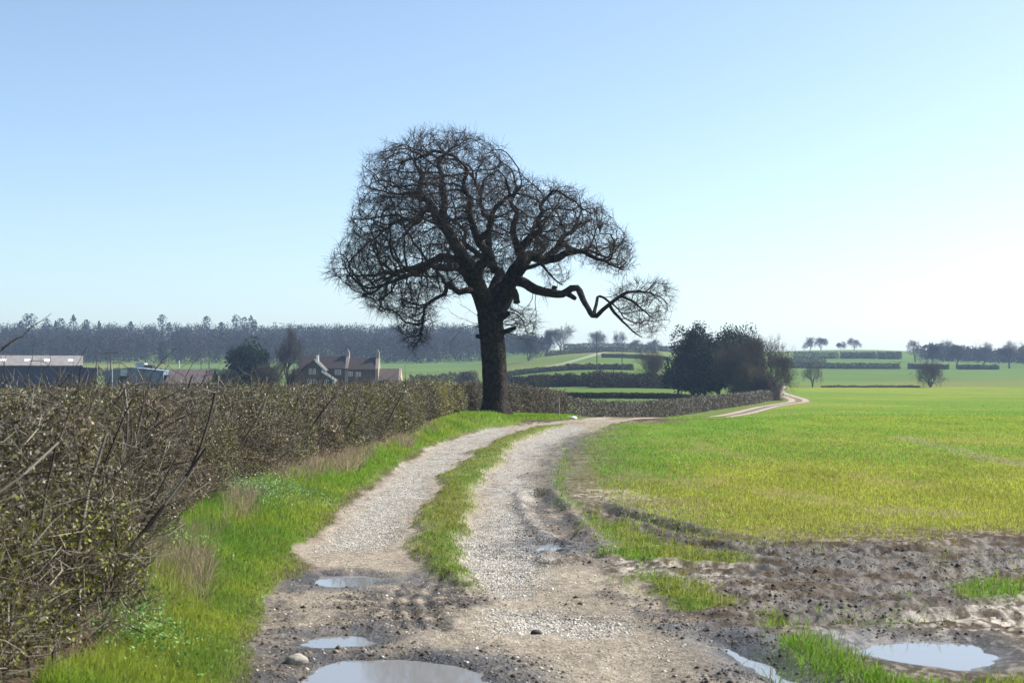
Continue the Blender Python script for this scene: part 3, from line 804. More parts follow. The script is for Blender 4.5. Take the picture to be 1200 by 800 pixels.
def hedge(line, height, width, label, name='hedge', leaf=(.02,.05), n_leaf=20000, n_twig=6000, twig=(.12,.4,.004), stems=0, seed=0, group=None,
          tints=(BROWN,TAN,PURP,OLIVE,GREYB), weights=(5,2,3,2,2), patch=None, low_gap=0.12, clump=1.5, kind=None, ragged=.08, parts=True, top=None, bands=0.0, bias=None):
    """a clipped hedge along line (x,y): twigs and small leaves filling a rounded section, stems at the foot"""
    g = np.random.default_rng(seed)
    line = np.asarray(line, float)
    sl = np.concatenate([[0], np.cumsum(np.hypot(*np.diff(line, axis=0).T))])
    tot = sl[-1]
    def at(s):
        x = np.interp(s, sl, line[:,0]); y = np.interp(s, sl, line[:,1])
        x2 = np.interp(np.minimum(s+.5, tot), sl, line[:,0]); y2 = np.interp(np.minimum(s+.5, tot), sl, line[:,1])
        x1 = np.interp(np.maximum(s-.5, 0), sl, line[:,0]); y1 = np.interp(np.maximum(s-.5, 0), sl, line[:,1])
        t = np.stack([x2-x1, y2-y1], -1); t /= np.linalg.norm(t, axis=-1)[...,None]+1e-9
        return x, y, np.stack([t[...,1], -t[...,0]], -1), t
    def points(n, near_bias=True, skin=.5):
        s = g.random(n)*tot
        if near_bias is not None and near_bias:
            # more pieces where the hedge comes close
            yy = np.interp(s, sl, line[:,1]); keep = g.random(n) < np.clip(near_bias/np.maximum(yy, 3), .06, 1)
            s = s[keep]; n = len(s)
        x, y, nr, t = at(s)
        hh = height*(1+ragged*2*(fbm(s/1.1, s*0, seed+70, 3)-.5)) if top is None else top(s)
        # rounded section, biased towards the skin
        a = g.random(n)*math.pi*1.0
        rr = np.where(g.random(n) < skin, g.uniform(.82,1.03,n), np.sqrt(g.random(n)))
        wl = width*.5*(1+.35*(fbm(s/clump, s*0+3, seed+72, 2)-.5)*2)
        cx = np.sign(np.cos(a))*np.abs(np.cos(a))**.55; cz = np.sin(a)**.45
        off = cx*wl*rr
        zz = low_gap*hh + (hh*(1-low_gap))*cz*np.maximum(rr, .1)*g.uniform(.0,1,n)**np.where(np.abs(cx) > .7, .8, .15)
        return np.stack([x+nr[:,0]*off, y+nr[:,1]*off, zz], 1), s, cx
    zbase = lambda P: (zones(P[:,0], P[:,1])['h'])
    mid = line[len(line)//2]
    root = empty(name, (mid[0], mid[1], float(H(mid[0], mid[1]))))
    tag(root, label, 'hedge', group, kind)
    P, s, cx = points(n_leaf, near_bias=bias, skin=.55)
    if bias:
        w3 = .5*fbm(s/.42, P[:,2]/.36, seed+81, 2)+.5*fbm(P[:,0]/.30+s*.7, P[:,2]/.30-s*.2, seed+83, 2)
        kp = w3 > .445
        P, s, cx = P[kp], s[kp], cx[kp]
    P[:,2] += zbase(P)
    yy = P[:,1]
    size = g.uniform(leaf[0], leaf[1], len(P))*(np.maximum(1, yy/16)**.72 if parts else 1)
    V, F = cards(P, size, g, 1.7)
    c = pal(len(P), g, tints, weights)
    c *= (.72+.56*fbm(s/clump*1.3, P[:,2]*1.3/max(height,.5), seed+76, 3))[:,None]
    if bands: c *= (1-bands+2*bands*fbm(s/1.2, s*0, seed+79, 2))[:,None]
    if patch is not None: c = patch(s, P, c, g)
    mesh('foliage', V, F, M_LEAF if parts else M_FAR, root, col=c)
    if n_twig:
        P, s, cx = points(n_twig, near_bias=bias, skin=.45)
        P[:,2] += zbase(P)
        x, y, nr, t = at(s)
        dv = g.normal(size=P.shape)*np.array([.7,.7,.7]); dv[:,:2] += nr*(cx*.45)[:,None]; dv[:,2] += .55
        dv /= np.linalg.norm(dv, axis=1)[:,None]
        L = g.uniform(twig[0], twig[1], len(P))[:,None]
        scale = np.maximum(1, P[:,1]/18)**.75 if parts else np.ones(len(P))
        M1 = P+dv*L*.5; d2 = dv+g.normal(size=P.shape)*.4; d2 /= np.linalg.norm(d2, axis=1)[:,None]
        tr_ = twig[2]*scale*g.uniform(.6,1.4,len(P))
        V, F = join([frustums(P-dv*L*.25, M1, tr_, tr_*.8, 3), frustums(M1, M1+d2*L*.45, tr_*.8, tr_*.4, 3)])
        tc = pal(len(P), g, (BROWN,TAN,PURP,GREYB), (5,1.6,3,2.2))
        tc = np.tile(np.repeat(tc, 3, 0), (2,1))
        mesh('twigs', V, F, M_STICK, root, col=tc)
    if stems:
        ns = stems
        ss = np.sort(g.random(ns)**(1.7 if bias else 1))*tot
        x, y, nr, t = at(ss)
        off = g.uniform(-.42,.40,ns)*width
        Aa, Bb, r0, r1 = [], [], [], []
        for i in range(ns):
            p = np.array([x[i]+nr[i,0]*off[i], y[i]+nr[i,1]*off[i], 0]); p[2] = gz(p[0], p[1])[0]-.05
            q = max(1, p[1]/25)
            dv = np.array([*g.normal(size=2)*.18, 1.0]); r = g.uniform(.007,.022)*q**.5
            zt = p[2]+height*g.uniform(.5,.95)
            while p[2] < zt:
                dv = dv/np.linalg.norm(dv)+np.array([*g.normal(size=2)*.16, .05]); dv /= np.linalg.norm(dv)
                p2 = p+dv*.2
                Aa.append(p); Bb.append(p2); r0.append(r); r1.append(r*.9); r *= .9
                if g.random() < .5:
                    b = dv+g.normal(size=3)*.7; b[2] = abs(b[2])*.7; b /= np.linalg.norm(b)
                    pp = p2; br_ = r*.6
                    for _ in range(3):
                        Aa.append(pp); pp = pp+b*.16; Bb.append(pp); r0.append(br_); r1.append(br_*.8); br_ *= .8
                        b = b+g.normal(size=3)*.35; b /= np.linalg.norm(b)
                p = p2
        V, F = frustums(Aa, Bb, np.array(r0), np.array(r1), 5)
        tc = np.repeat(pal(len(Aa), g, (np.array([.05,.04,.032]), GREYB, PURP), (4,1.3,2)), 5, 0)
        mesh('stems', V, F, M_STICK, root, col=tc)
    return root

def near_patch(s, P, c, g):
    # evergreen bramble and ivy patches, one yellow-green bush near the oak
    kind = fbm(s/2.4, P[:,2]*.5, 97, 2)[:,None]
    c = c*np.where(kind > .58, [[1.15,1.02,.98]], np.where(kind < .40, [[.82,.85,.72]], [[1,1,1]]))*(.62+.76*fbm(s/1.3, P[:,2]*1.2, 98, 3))[:,None]
    k = np.clip(sstep(.45,.60, fbm(s/2.6, P[:,2]*.8, 91, 3))+.35*sstep(20,45,P[:,1]), 0, 1)[:,None]*.75
    sel = g.random(len(P))[:,None]
    green = np.array([.115,.122,.028])*g.uniform(.6,1.5,(len(P),1))
    c = np.where(sel < k, green, c)
    y = P[:,1]
    # bright yellow-green leaves of one bush
    b = (np.abs(y-56) < 5)[:,None] & (sel < .8)
    c = np.where(b, np.array([.19,.18,.035])*g.uniform(.6,1.4,(len(P),1)), c)
    l2 = ((y < 8.6) & (g.random(len(P)) < .25*sstep(1.3,.8,P[:,2])))[:,None]
    c = np.where(l2, LIME*g.uniform(.6,1.3,(len(P),1)), c)
    hi = (g.random(len(P)) < .05)[:,None]  # a few leaves paled at random: highlights put into the leaf colour
    return np.where(hi, np.array([.42,.38,.33])*g.uniform(.7,1.2,(len(P),1)), c)
def near_top(s):
    return 1.28+.10*sstep(25,45,s)+.10*(fbm(s/1.6, s*0, 93, 3)-.5)+.10*(fbm(s/.35, s*0, 95, 2)-.5)
hedge(HL, 1.45, 1.55, 'long clipped brown hedge running along the left side of the track', n_leaf=1150000, n_twig=120000, twig=(.07,.30,.0032), leaf=(.014,.038), stems=460, seed=1, patch=near_patch, low_gap=.12, weights=(4.5,1.8,2.2,3.6,1.8), top=near_top, bias=14, group='field hedges')

# loose shoots standing above and in front of the near hedge
def loose_shoots():
    g = np.random.default_rng(8)
    h = [o for o in COL.objects if o.name == 'hedge'][0]
    Aa, Bb, r0, r1 = [], [], [], []
    def shoot(p, tgt, r, n=12, w=.05, side=True):
        p = np.array(p, float); tgt = np.array(tgt, float); q = p.copy()
        for i in range(n):
            nx = p+(tgt-p)*(i+1)/n+g.normal(size=3)*w*(0 if i == n-1 else 1)*np.linalg.norm(tgt-p)/n*2
            Aa.append(q); Bb.append(nx); r0.append(r*(1-i/n*.7)); r1.append(r*(1-(i+1)/n*.7))
            if side and i > 2 and g.random() < .55:
                d = (tgt-p)/np.linalg.norm(tgt-p)+g.normal(size=3)*.6; d /= np.linalg.norm(d)
                Aa.append(nx); Bb.append(nx+d*g.uniform(.05,.18)); r0.append(r*.45); r1.append(r*.2)
            q = nx
    # the long bent shoot at the left edge of the picture
    a = atd(-60, 470, 6.2); shoot(a, atd(2, 410, 6.2), .008, 9, .04, False); shoot(atd(2,410,6.2), atd(60,367,6.3), .004, 10, .05, False)
    shoot(atd(2,408,6.2), atd(22,394,6.25), .004, 4, .05, False)
    # thin upright saplings in front of the hedge
    for px, py, d, hh, lean in ((118,790,8.6,1.15,.0),(84,800,8.3,1.2,.1),(150,660,12.2,.9,-.02),(245,600,16.5,.8,.03),(60,760,8.6,1.3,.02),(105,740,9.4,1.3,-.12),(96,700,9.8,1.3,-.13),(140,680,11.4,1.2,.0),(40,790,8.2,1.2,-.05),(172,640,12.8,1,0.03)):
        x, y = (px-600)/FPX*d, d
        z = gz(x, y)[0]
        shoot((x, y, z-.03), (x+lean+g.normal()*.08, y+g.normal()*.1, z+hh), g.uniform(.005,.010), 18, .055)
    for _ in range(40):
        y = g.uniform(6,30); x = np.interp(y, HL[:,1], HL[:,0])+g.uniform(-.6,.6)
        z = gz(x, y)[0]+1.35
        shoot((x,y,z), (x+g.normal()*.12, y+g.normal()*.12, z+g.uniform(.1,.32)), .004, 4, .1, False)
    V, F = frustums(Aa, Bb, np.array(r0), np.array(r1), 5)
    c = np.repeat(pal(len(Aa), g, (np.array([.05,.04,.032]), GREYB), (5,1)), 5, 0)
    mesh('loose_shoots', V, F, M_STICK, h, col=c)
loose_shoots()
tick('loose_shoots')

G = 'field hedges'
def px_line(*pp): return [tuple(onland(px, d)[:2]) for px, d in pp]
hedge(px_line((543,76),(570,80),(600,84),(630,88),(656,92)), 1.75, 1.7, 'short brown hedge right behind the oak trunk', n_leaf=30000, n_twig=9000, leaf=(.02,.04), stems=40, seed=2, low_gap=.05, weights=(5,1.6,3,1,2), group=G)
lane_l = [(x-3.6*math.cos(a), y+3.6*math.sin(a)) for (x, y), a in zip(FARTRACK[3:10], np.linspace(.55,.35,7))]
lane_pts = px_line((662,112),(690,118),(722,126),(760,138),(800,155),(840,178),(880,206),(908,232))
hedge(lane_pts, 1.75, 1.8, 'rounded clipped brown hedge following the far lane', n_leaf=80000, n_twig=9000, leaf=(.02,.045), stems=0, seed=3, low_gap=.02, weights=(5,1.8,3.6,.8,2), clump=3.0, bands=.25, group=G)
GREEN1 = np.array([.030,.045,.020]); DKG = np.array([.022,.034,.020])
def fh(pts, h, wd, label, n, leaf, seed, tints=(BROWN,PURP,GREEN1), weights=(3,3,2), **k):
    return hedge(px_line(*pts), h, wd, label, n_leaf=n*3, n_twig=0, leaf=(leaf[0]*.75, leaf[1]*.75), seed=seed, tints=tints, weights=weights, parts=False, group=G, **{'ragged': .22, 'clump': 5, **k})
fh(((655,196),(700,197),(750,198),(800,199)), 1.5, 1.6, 'thin dark clipped hedge with gaps at its foot left of the evergreen clump', 5200, (.16,.32), 20, (DKG,BROWN), (3,1), low_gap=.45, ragged=.06)
fh(((590,285),(640,290),(690,292)), 2.5, 4, 'loose brown scrubby hedge with bushes right of the oak trunk', 5500, (.25,.6), 21, low_gap=0, ragged=.35, clump=6)
fh(((692,280),(740,284),(790,290)), 3.0, 4.5, 'tall dark scrubby hedge reaching the evergreen clump', 6500, (.25,.6), 22, low_gap=0, ragged=.35, clump=6)
fh(((592,425),(640,428),(664,430)), 1.6, 3, 'low dark hedge below the pale farm road', 1800, (.3,.6), 23, low_gap=0, ragged=.2)
fh(((664,432),(700,434),(742,436)), 1.8, 3, 'long dark mid-distance hedge at the foot of the telegraph pole', 2600, (.3,.7), 24, low_gap=0, ragged=.3, clump=6)
fh(((705,590),(750,592),(785,596)), 1.7, 2, 'straight dark hedge across the slope above the telegraph poles', 2000, (.4,.8), 25, low_gap=0)
fh(((660,780),(710,785),(760,790),(800,790)), 3.5, 7, 'dark hedge along the skyline right of the oak', 3600, (.5,1.1), 26, low_gap=0, ragged=.3, clump=14)
fh(((640,640),(680,660),(720,690),(770,700)), 2, 3, 'thin hedge just below the skyline hedge', 2200, (.4,.9), 27, low_gap=0, ragged=.3, clump=9)
fh(((900,625),(950,622),(1000,620),(1055,618)), 2.7, 3, 'long straight dark hedge across the right-hand field slope', 3600, (.4,.8), 28, low_gap=0)
fh(((1064,618),(1090,617),(1112,616)), 2.5, 3, 'short dark hedge behind the round bush in the field', 1400, (.4,.8), 29, low_gap=0)
fh(((1122,616),(1150,616),(1170,616)), 2.2, 3, 'short dark hedge under the right-hand row of trees', 1300, (.4,.8), 30, low_gap=0)
fh(((930,800),(955,800),(982,800)), 4.0, 5, 'left piece of the broken hedge near the hilltop', 1100, (.5,1.), 31, low_gap=0, ragged=.15)
fh(((985,800),(1000,800),(1026,800)), 4.0, 5, 'middle piece of the broken hedge near the hilltop', 1400, (.5,1.), 32, low_gap=0, ragged=.15)
fh(((1028,795),(1040,795),(1056,795)), 4.2, 5, 'right piece of the broken hedge near the hilltop', 1000, (.5,1.), 33, low_gap=0, ragged=.15)
fh(((900,690),(930,690),(968,690)), 3, 4, 'dark hedge touching the right side of the evergreen clump', 1500, (.4,.8), 34, low_gap=0, ragged=.15)
fh(((962,372),(1000,373),(1040,372),(1078,374)), .55, .8, 'very low dark hedge line at the far edge of the crop', 2600, (.12,.3), 35, low_gap=0, ragged=.6, clump=6)
fh(((480,372),(520,372),(560,374)), 3.0, 4, 'bushy hedge left of the oak trunk beyond the farmhouse', 2800, (.25,.55), 36, low_gap=0, ragged=.4, clump=5)
fh(((195,520),(240,520),(300,520)), 2.6, 3, 'dark field hedge behind the rust-roofed shed', 1600, (.4,.8), 37, low_gap=0)
fh(((85,520),(140,520),(192,520)), 3, 3, 'dark field hedge behind the blue-grey shed', 1600, (.4,.8), 38, low_gap=0)

# ------------------------------------------------------------------ grass, crop, stones, clods
def blades(P, h, wd, c, g, lean=.35, name='grass', simple=False, wind=(.12,.0)):
    n = len(P); a = g.uniform(0, 2*math.pi, n)
    sx = np.stack([np.cos(a), np.sin(a), 0*a], 1)*np.broadcast_to(wd, n)[:,None]*.5
    b = g.uniform(0, 2*math.pi, n); l = np.abs(g.normal(size=n))*lean
    lv = np.stack([np.cos(b)*l+wind[0], np.sin(b)*l+wind[1], 1+0*b], 1); lv /= np.linalg.norm(lv, axis=1)[:,None]
    h = np.broadcast_to(h, n)[:,None]
    M = P+lv*h*.55
    l2 = lv+np.stack([np.cos(b)*l, np.sin(b)*l, -.15-.5*l], 1)*.9; l2 /= np.linalg.norm(l2, axis=1)[:,None]
    T = M+l2*h*.5
    if simple:
        V = np.stack([P-sx, P+sx, T], 1).reshape(-1,3); F = np.arange(3*n).reshape(-1,3); cc = c
    else:
        V = np.stack([P-sx, P+sx, M+sx*.8, M-sx*.8, T], 1).reshape(-1,3)
        k = (np.arange(n)*5)[:,None]
        F = np.stack([np.concatenate([k,k+1,k+2],1), np.concatenate([k,k+2,k+3],1), np.concatenate([k+3,k+2,k+4],1)], 1).reshape(-1,3); cc = np.repeat(c, 3, 0)
    return mesh(name, V, F, M_GRASS, col=cc)

def scatter(n, d0, d1, xf, g):
    """n points between depths d0 and d1, thinner with distance"""
    y = 1/(g.random(n)*(1/d0-1/d1)+1/d1)
    lo, hi = xf(y)
    return lo+(hi-lo)*g.random(n), y

def grow_grass():
    g = np.random.default_rng(21)
    # left verge
    ve = lambda y: np.interp(y, VERGE_EDGE[:,1], VERGE_EDGE[:,0])
    x, y = scatter(230000, 6.8, 66, lambda y: (np.interp(y, HL[:,1], HL[:,0])+.1, ve(y)+.25), g)
    Z = zones(x, y)
    keep = (Z['track'] < .35) & (g.random(len(x)) < .12+.88*sstep(-.08,.25, Z['left']+.3*(fbm(x*2,y,101,3)-.5)))
    foot = x-np.interp(y, HL[:,1], HL[:,0])
    keep &= (foot > .72+.3*(fbm(x*2,y*1.2,129,2)-.5)) & (g.random(len(x)) < (.45+.55*sstep(.75,1.15,foot+.5*(fbm(x*1.2,y*.6,123,3)-.5))))
    x, y = x[keep], y[keep]; z = Z['h'][keep]; left = Z['left'][keep]
    n = len(x)
    tall = sstep(.05,.9,left)
    clump = fbm(x*1.6, y*1.0, 103, 3)
    h = (.04+.11*tall)*(.45+1.1*clump)*g.uniform(.6,1.3,n)
    base = np.array([.165,.280,.034]); yel = np.array([.245,.305,.044]); dk = np.array([.095,.20,.034]); dry = np.array([.26,.22,.12])
    k = sstep(.42,.66,fbm(x*.7,y*.5,105,3))[:,None]; k2 = sstep(.5,.72,fbm(x*1.1,y*.7,107,3))[:,None]
    c = base*(1-k)+yel*k; c = c*(1-.6*k2)+dk*.6*k2
    edge = (g.random(n) < .05+.4*sstep(.3,.0,left))[:,None]
    c = np.where(edge, dry*.75, c)*g.uniform(.75,1.3,(n,1))
    w_ = .0055*np.maximum(1, y/11)**.85
    o = blades(np.stack([x,y,z-.01],1), h, w_, c, g, .6); tag(o, 'bright green rough grass on the verge under the hedge', 'grass', kind='stuff')
    # centre strip and tufts on the headland
    x, y = scatter(150000, 10.2, 60, lambda y: (np.interp(y, VERGE_EDGE[:,1], VERGE_EDGE[:,0])+.4, np.interp(y, TRACK_R[:,1], TRACK_R[:,0])+.3), g)
    Z = zones(x, y)
    keep = g.random(len(x)) < Z['centre']*(.35+.65*sstep(.38,.55,fbm(x*2.2,y*1.2,109,3)))
    x, y = x[keep], y[keep]; z = Z['h'][keep]; n = len(x)
    k = sstep(.35,.65,fbm(x*1.3,y*.6,111,3))[:,None]
    c = np.array([.135,.225,.028])*(1-k)+np.array([.21,.225,.042])*k
    c = np.where((g.random(n) < .16)[:,None], np.array([.22,.18,.10]), c)*g.uniform(.7,1.3,(n,1))
    o = blades(np.stack([x,y,z-.005],1), g.uniform(.02,.065,n), .005*np.maximum(1,y/11)**.85, c, g, .8)
    tag(o, 'short worn grass strip between the two wheel ruts', 'grass', kind='stuff')
    x, y = scatter(260000, 7.6, 45, lambda y: ((600-600)/FPX*y+.2, .46*y), g)
    Z = zones(x, y)
    pm = Z['patch']*(1-Z['track']*.3)
    spr = .045*(Z['left'] < -3)*(1-Z['track'])*sstep(.5,.62,fbm(x*1.5,y*.8,113,3))
    keep = g.random(len(x)) < np.clip(pm*(.5+.5*sstep(.35,.55,fbm(x*3,y*1.6,115,3)))*.9+spr, 0, 1)*(1-Z['wet']*.9)
    x, y = x[keep], y[keep]; z = Z['h'][keep]; n = len(x)
    k = sstep(.35,.62,fbm(x*1.3,y*.6,117,3))[:,None]
    c = np.array([.125,.24,.024])*(1-k)+np.array([.22,.25,.038])*k
    c = np.where((g.random(n) < .10)[:,None], np.array([.24,.20,.11]), c)*g.uniform(.7,1.3,(n,1))
    o = blades(np.stack([x,y,z-.005],1), g.uniform(.03,.11,n), .0055*np.maximum(1,y/11)**.85, c, g, .75)
    tag(o, 'tufts of green grass in the muddy field edge', 'grass', kind='stuff')
    # the crop
    x, y = scatter(620000, 12, 240, lambda y: (.02*y+1.0, .42*y), g)
    row = .125*np.maximum(1, y/40)
    u = (x-.30*y); u = np.round(u/row)*row+g.normal(size=len(x))*.040*np.maximum(1, y/40); x = u+.30*y
    Z = zones(x, y)
    dens = (.6+.4*sstep(14,30,y))*sstep(230,95,y)
    keep = (g.random(len(x)) < Z['crop']*(1-crop_bare(x,y))*dens*(.25+.75*sstep(.33,.52,fbm(x*.9,y*.3,119,4))))
    x, y = x[keep], y[keep]; z = Z['h'][keep]; n = len(x)
    yl = crop_yellow(x, y)[:,None]
    sel = g.random((n,1)) < yl*1.05
    gr = np.array([.125,.285,.028]); yw = np.array([.285,.335,.042])
    c = np.where(sel, yw, gr)*g.uniform(.6,1.45,(n,1)); c = np.where(g.random((n,1)) < .10, np.array([.30,.25,.12]), c)*(.75+.5*fbm(x*1.2,y*.4,125,3))[:,None]
    o = blades(np.stack([x,y,z-.005],1), g.uniform(.022,.07,n)*np.maximum(1,y/70), .006*np.maximum(1,y/10)**.95, c, g, .85, 'young_crop', True)
    tag(o, 'young green and yellowing cereal blades in the field', 'crop', kind='stuff')
    # turf round the foot of the oak
    x = g.uniform(-3.4,3.2,26000); y = g.uniform(63.5,80,26000); keep = zones(x,y)['track'] < .3; x, y = x[keep], y[keep]; n = len(x)
    c = np.where(g.random((n,1)) < .5, np.array([.13,.28,.024]), np.array([.22,.28,.035]))*g.uniform(.7,1.3,(n,1))
    o = blades(np.stack([x,y,gz(x,y)-.01],1), g.uniform(.05,.2,n), .02, c, g, .6); tag(o, 'bright turf round the foot of the oak', 'grass', kind='stuff')
    # dead bleached grass at the foot of the hedge
    x, y = scatter(90000, 7.2, 60, lambda y: (np.interp(y, HL[:,1], HL[:,0])+.25, np.interp(y, HL[:,1], HL[:,0])+.85+.55*fbm(y*.5, y*0, 127, 3)), g)
    keep = (g.random(len(x)) < .75*sstep(.37,.52,fbm(x*1.1,y*.5,121,3))*(.08+.92*sstep(9.5,12.5,y))*sstep(52,30,y))
    x, y = x[keep], y[keep]; z = gz(x, y); n = len(x)
    c = pal(n, g, ([.30,.235,.165],[.22,.17,.12],[.38,.32,.25]), (3,3,1))
    o = blades(np.stack([x,y,z],1), g.uniform(.10,.34,n), .004*np.maximum(1,y/12)**.85, c, g, 1.0, 'dry_grass')
    tag(o, 'bleached dead grass and stalks along the hedge foot', 'grass', kind='stuff')
    # broad-leaved weeds and pale nettles in the verge
    M_WEED = M_LEAF
    for px, py, rad, nl, tint, lab in ((275,600,.62,3200,([.20,.31,.14],[.15,.26,.08]), 'pale silvery-green weeds on the verge below the hedge'),
                                       (330,588,.55,2200,([.21,.31,.15],[.16,.26,.09]), 'second patch of pale silvery weeds, nearer the oak'),
                                       (185,668,.45,2600,([.10,.22,.045],[.15,.27,.06]), 'lush dark green nettles beside the bare hedge stems'),
                                       (140,725,.28,1300,([.06,.14,.04],[.10,.20,.05]), 'dark green leafy dock clump near the bottom left stems'),
                                       (165,770,.30,1300,([.11,.24,.05],[.17,.28,.08]), 'light green leafy weeds low in the verge near the bottom of the view')):
        cx, cy = flat(px, py); cy *= .93; cx *= .93
        q = g.normal(size=(nl,2))*rad*np.array([.55,.9]); x = cx+q[:,0]; y = cy+q[:,1]
        z = gz(x, y)+g.uniform(.02,.30,nl)*(.4+.6*np.exp(-(q**2).sum(1)/rad**2))*(.5+fbm(x*5,y*5,151,2))
        V, F = cards(np.stack([x,y,z],1), g.uniform(.014,.034,nl), g, 1.7)
        o = mesh('weeds', V, F, M_WEED, col=pal(nl, g, tint, [1]*len(tint)))
        tag(o, lab, 'weeds', 'weeds on the verge')
grow_grass()
tick('grow_grass')

def pebbles(x, y, size, c, name, g, squash=.6):
    n = len(x); z = gz(x, y)
    oct_ = np.array([[1,0,0],[0,1,0],[-1,0,0],[0,-1,0],[0,0,1],[0,0,-1]], float)
    f = np.array([[0,1,4],[1,2,4],[2,3,4],[3,0,4],[1,0,5],[2,1,5],[3,2,5],[0,3,5]])
    a = g.uniform(0, 6.28, n); ca, sa = np.cos(a), np.sin(a)
    J = oct_[None]*g.uniform(.7,1.3,(n,6,1))*size[:,None,None]*np.array([1,1.0,squash])
    J = np.stack([J[...,0]*ca[:,None]-J[...,1]*sa[:,None], J[...,0]*sa[:,None]+J[...,1]*ca[:,None], J[...,2]+(J[...,0]*.25*np.sin(a*3)[:,None])], -1)
    V = (J+np.stack([x,y,z-size*.08],1)[:,None]).reshape(-1,3)
    F = (f[None]+(np.arange(n)*6)[:,None,None]).reshape(-1,3)
    return mesh(name, V, F, M_STONE, col=np.repeat(c, 8, 0))
def stones():
    g = np.random.default_rng(31)
    x, y = scatter(170000, 7.6, 50, lambda y: (-.20*y, .14*y), g)
    Z = zones(x, y)
    keep = g.random(len(x)) < Z['track']*(1-Z['centre'])*(.05+.75*Z['gravel']*(1-.5*Z['dark']))*(1-Z['wet'])
    x, y = x[keep], y[keep]; n = len(x)
    s = np.clip(g.lognormal(math.log(.0068),.45,n), .003,.022)*np.maximum(1, y/18)**.45
    o = pebbles(x, y, s, pal(n, g, ([.42,.39,.34],[.30,.27,.23],[.50,.48,.44],[.20,.18,.16]), (4,3,2,1)), 'gravel', g)
    tag(o, 'loose pale stones in the wheel ruts', 'gravel', kind='stuff')
    x, y = scatter(110000, 7.4, 45, lambda y: (-.22*y, .42*y), g)
    Z = zones(x, y)
    keep = g.random(len(x)) < (.55*Z['dark']+.16*Z['clay']+.012*Z['track'])*(1-Z['centre'])*(1-Z['patch'])*(1-Z['crop'])*(1-.85*(Z['wet'] > .8))*sstep(.38,.55,fbm(x*2,y*1.2,131,3))
    x, y = x[keep], y[keep]; n = len(x)
    s = np.clip(g.lognormal(math.log(.0075),.55,n), .003,.030)*np.maximum(1, y/14)**.5
    o = pebbles(x, y, s, pal(n, g, ([.055,.046,.038],[.085,.072,.06],[.15,.13,.105]), (4,3,1.3)), 'mud', g, .75)
    tag(o, 'dark crumbled clods of churned mud', 'mud', kind='stuff')
    for px, py, s, cc, lab in ((346,776,.062,(.30,.27,.23),'pale flat stone in the dark mud left of the largest puddle'), (628,738,.035,(.05,.042,.035),'small dark stone alone on the sandy track'),
                               (672,489,.16,(.62,.61,.58),'white stone at the gap in the hedge right of the oak'), (667,487.5,.11,(.62,.61,.58),'smaller white stone at the hedge gap')):
        if py > 500: x, y = flat(px, py)
        else: x, y = onland(px, 66 if px < 670 else 64)[:2]
        V, F = [], []
        lat, lon = 7, 12
        pts = []
        for i in range(lat+1):
            for j in range(lon):
                t, p = math.pi*i/lat, 2*math.pi*j/lon
                pts.append((math.sin(t)*math.cos(p), math.sin(t)*math.sin(p), math.cos(t)))
        pts = np.array(pts); rr = 1+.35*(fbm(pts[:,0]*1.7+px, pts[:,1]*1.7+pts[:,2]*1.3, 141, 3)-.5)*2
        z = gz(x, y)[0]
        V = pts*rr[:,None]*s*np.array([1.2,.9,.62])+np.array([x,y,z+s*.25])
        idx = np.arange((lat+1)*lon).reshape(lat+1, lon); nx = np.roll(idx,-1,1)
        F = np.stack([idx[:-1], idx[1:], nx[1:], nx[:-1]], -1).reshape(-1,4)
        o = mesh('stone', V, F, mat('stone_rock', cc, .8, noise=(25,.7,1.3), bump=(40,.5,.01)), smooth=True)
        tag(o, lab, 'stone', 'stones by the track')
stones()
tick('stones')

def fence_posts():
    M = mat('grey_post_wood', (.24,.21,.175), .85, noise=(12,.7,1.25), bump=(30,.5,.01))
    for px, d, h, lab in ((388,31.5,.85,'thin pale fence post standing at the hedge front'), (414,34.5,.7,'shorter pale stake further along the hedge front'), (655,67,.9,'weathered grey post at the gap right of the oak')):
        x, y, _ = onland(px, d); z = gz(x, y)[0]
        m = MB(); m.cyl(x, y, z-.1, z+h, .034, .028, 9); m.cyl(x, y, z+h, z+h+.03, .028, .012, 9)
        tag(m.build('fence_post', M), lab, 'fence post', 'posts along the hedge')
fence_posts()

# ------------------------------------------------------------------ other trees
def skeleton(g, levels=5, up=.12, spread=.75, stems=1, trunk=.28, kids=(2,4)):
    A, B, ra, rb = [], [], [], []
    def grow(p, d, L, r, lv):
        n = 4 if lv > 1 else 3
        for i in range(n):
            d = d+g.normal(size=3)*.20; d[2] += up*.6; d /= np.linalg.norm(d)
            q = p+d*L/n; r2 = r*.90
            A.append(p); B.append(q); ra.append(r); rb.append(r2)
            p, r = q, r2
            if 0 < lv < levels:
                if g.random() < .30:
                    e = g.normal(size=3); e -= d*np.dot(e, d); e /= np.linalg.norm(e)+1e-9
                    c = d*.45+e; grow(p, c/np.linalg.norm(c), g.uniform(.07,.15), r*.4, min(1, lv-1) if g.random() < .4 else 0)
            if lv > 0 and i >= 1:
                for _ in range(g.integers(kids[0], kids[1])//(1 if i == n-1 else 2)+0):
                    e = g.normal(size=3); e -= d*np.dot(e, d); e /= np.linalg.norm(e)+1e-9
                    a = g.uniform(.45, 1.0)*spread*1.25
                    c = d*math.cos(a)+e*math.sin(a)
                    grow(p, c, (L if lv < levels else .29)*g.uniform(.62,.85), r*g.uniform(.55,.72), lv-1)
    for s in range(stems):
        aa = 6.283*(s+g.random()*.6)/stems
        d = np.array([*(g.normal(size=2)*.05), 1.0]) if stems == 1 else np.array([math.cos(aa)*.5, math.sin(aa)*.5, g.uniform(.7,1.3)]); d /= np.linalg.norm(d)
        grow(np.zeros(3), d, trunk, .035 if stems == 1 else .02, levels)
    return np.array(A), np.array(B), np.array(ra), np.array(rb)

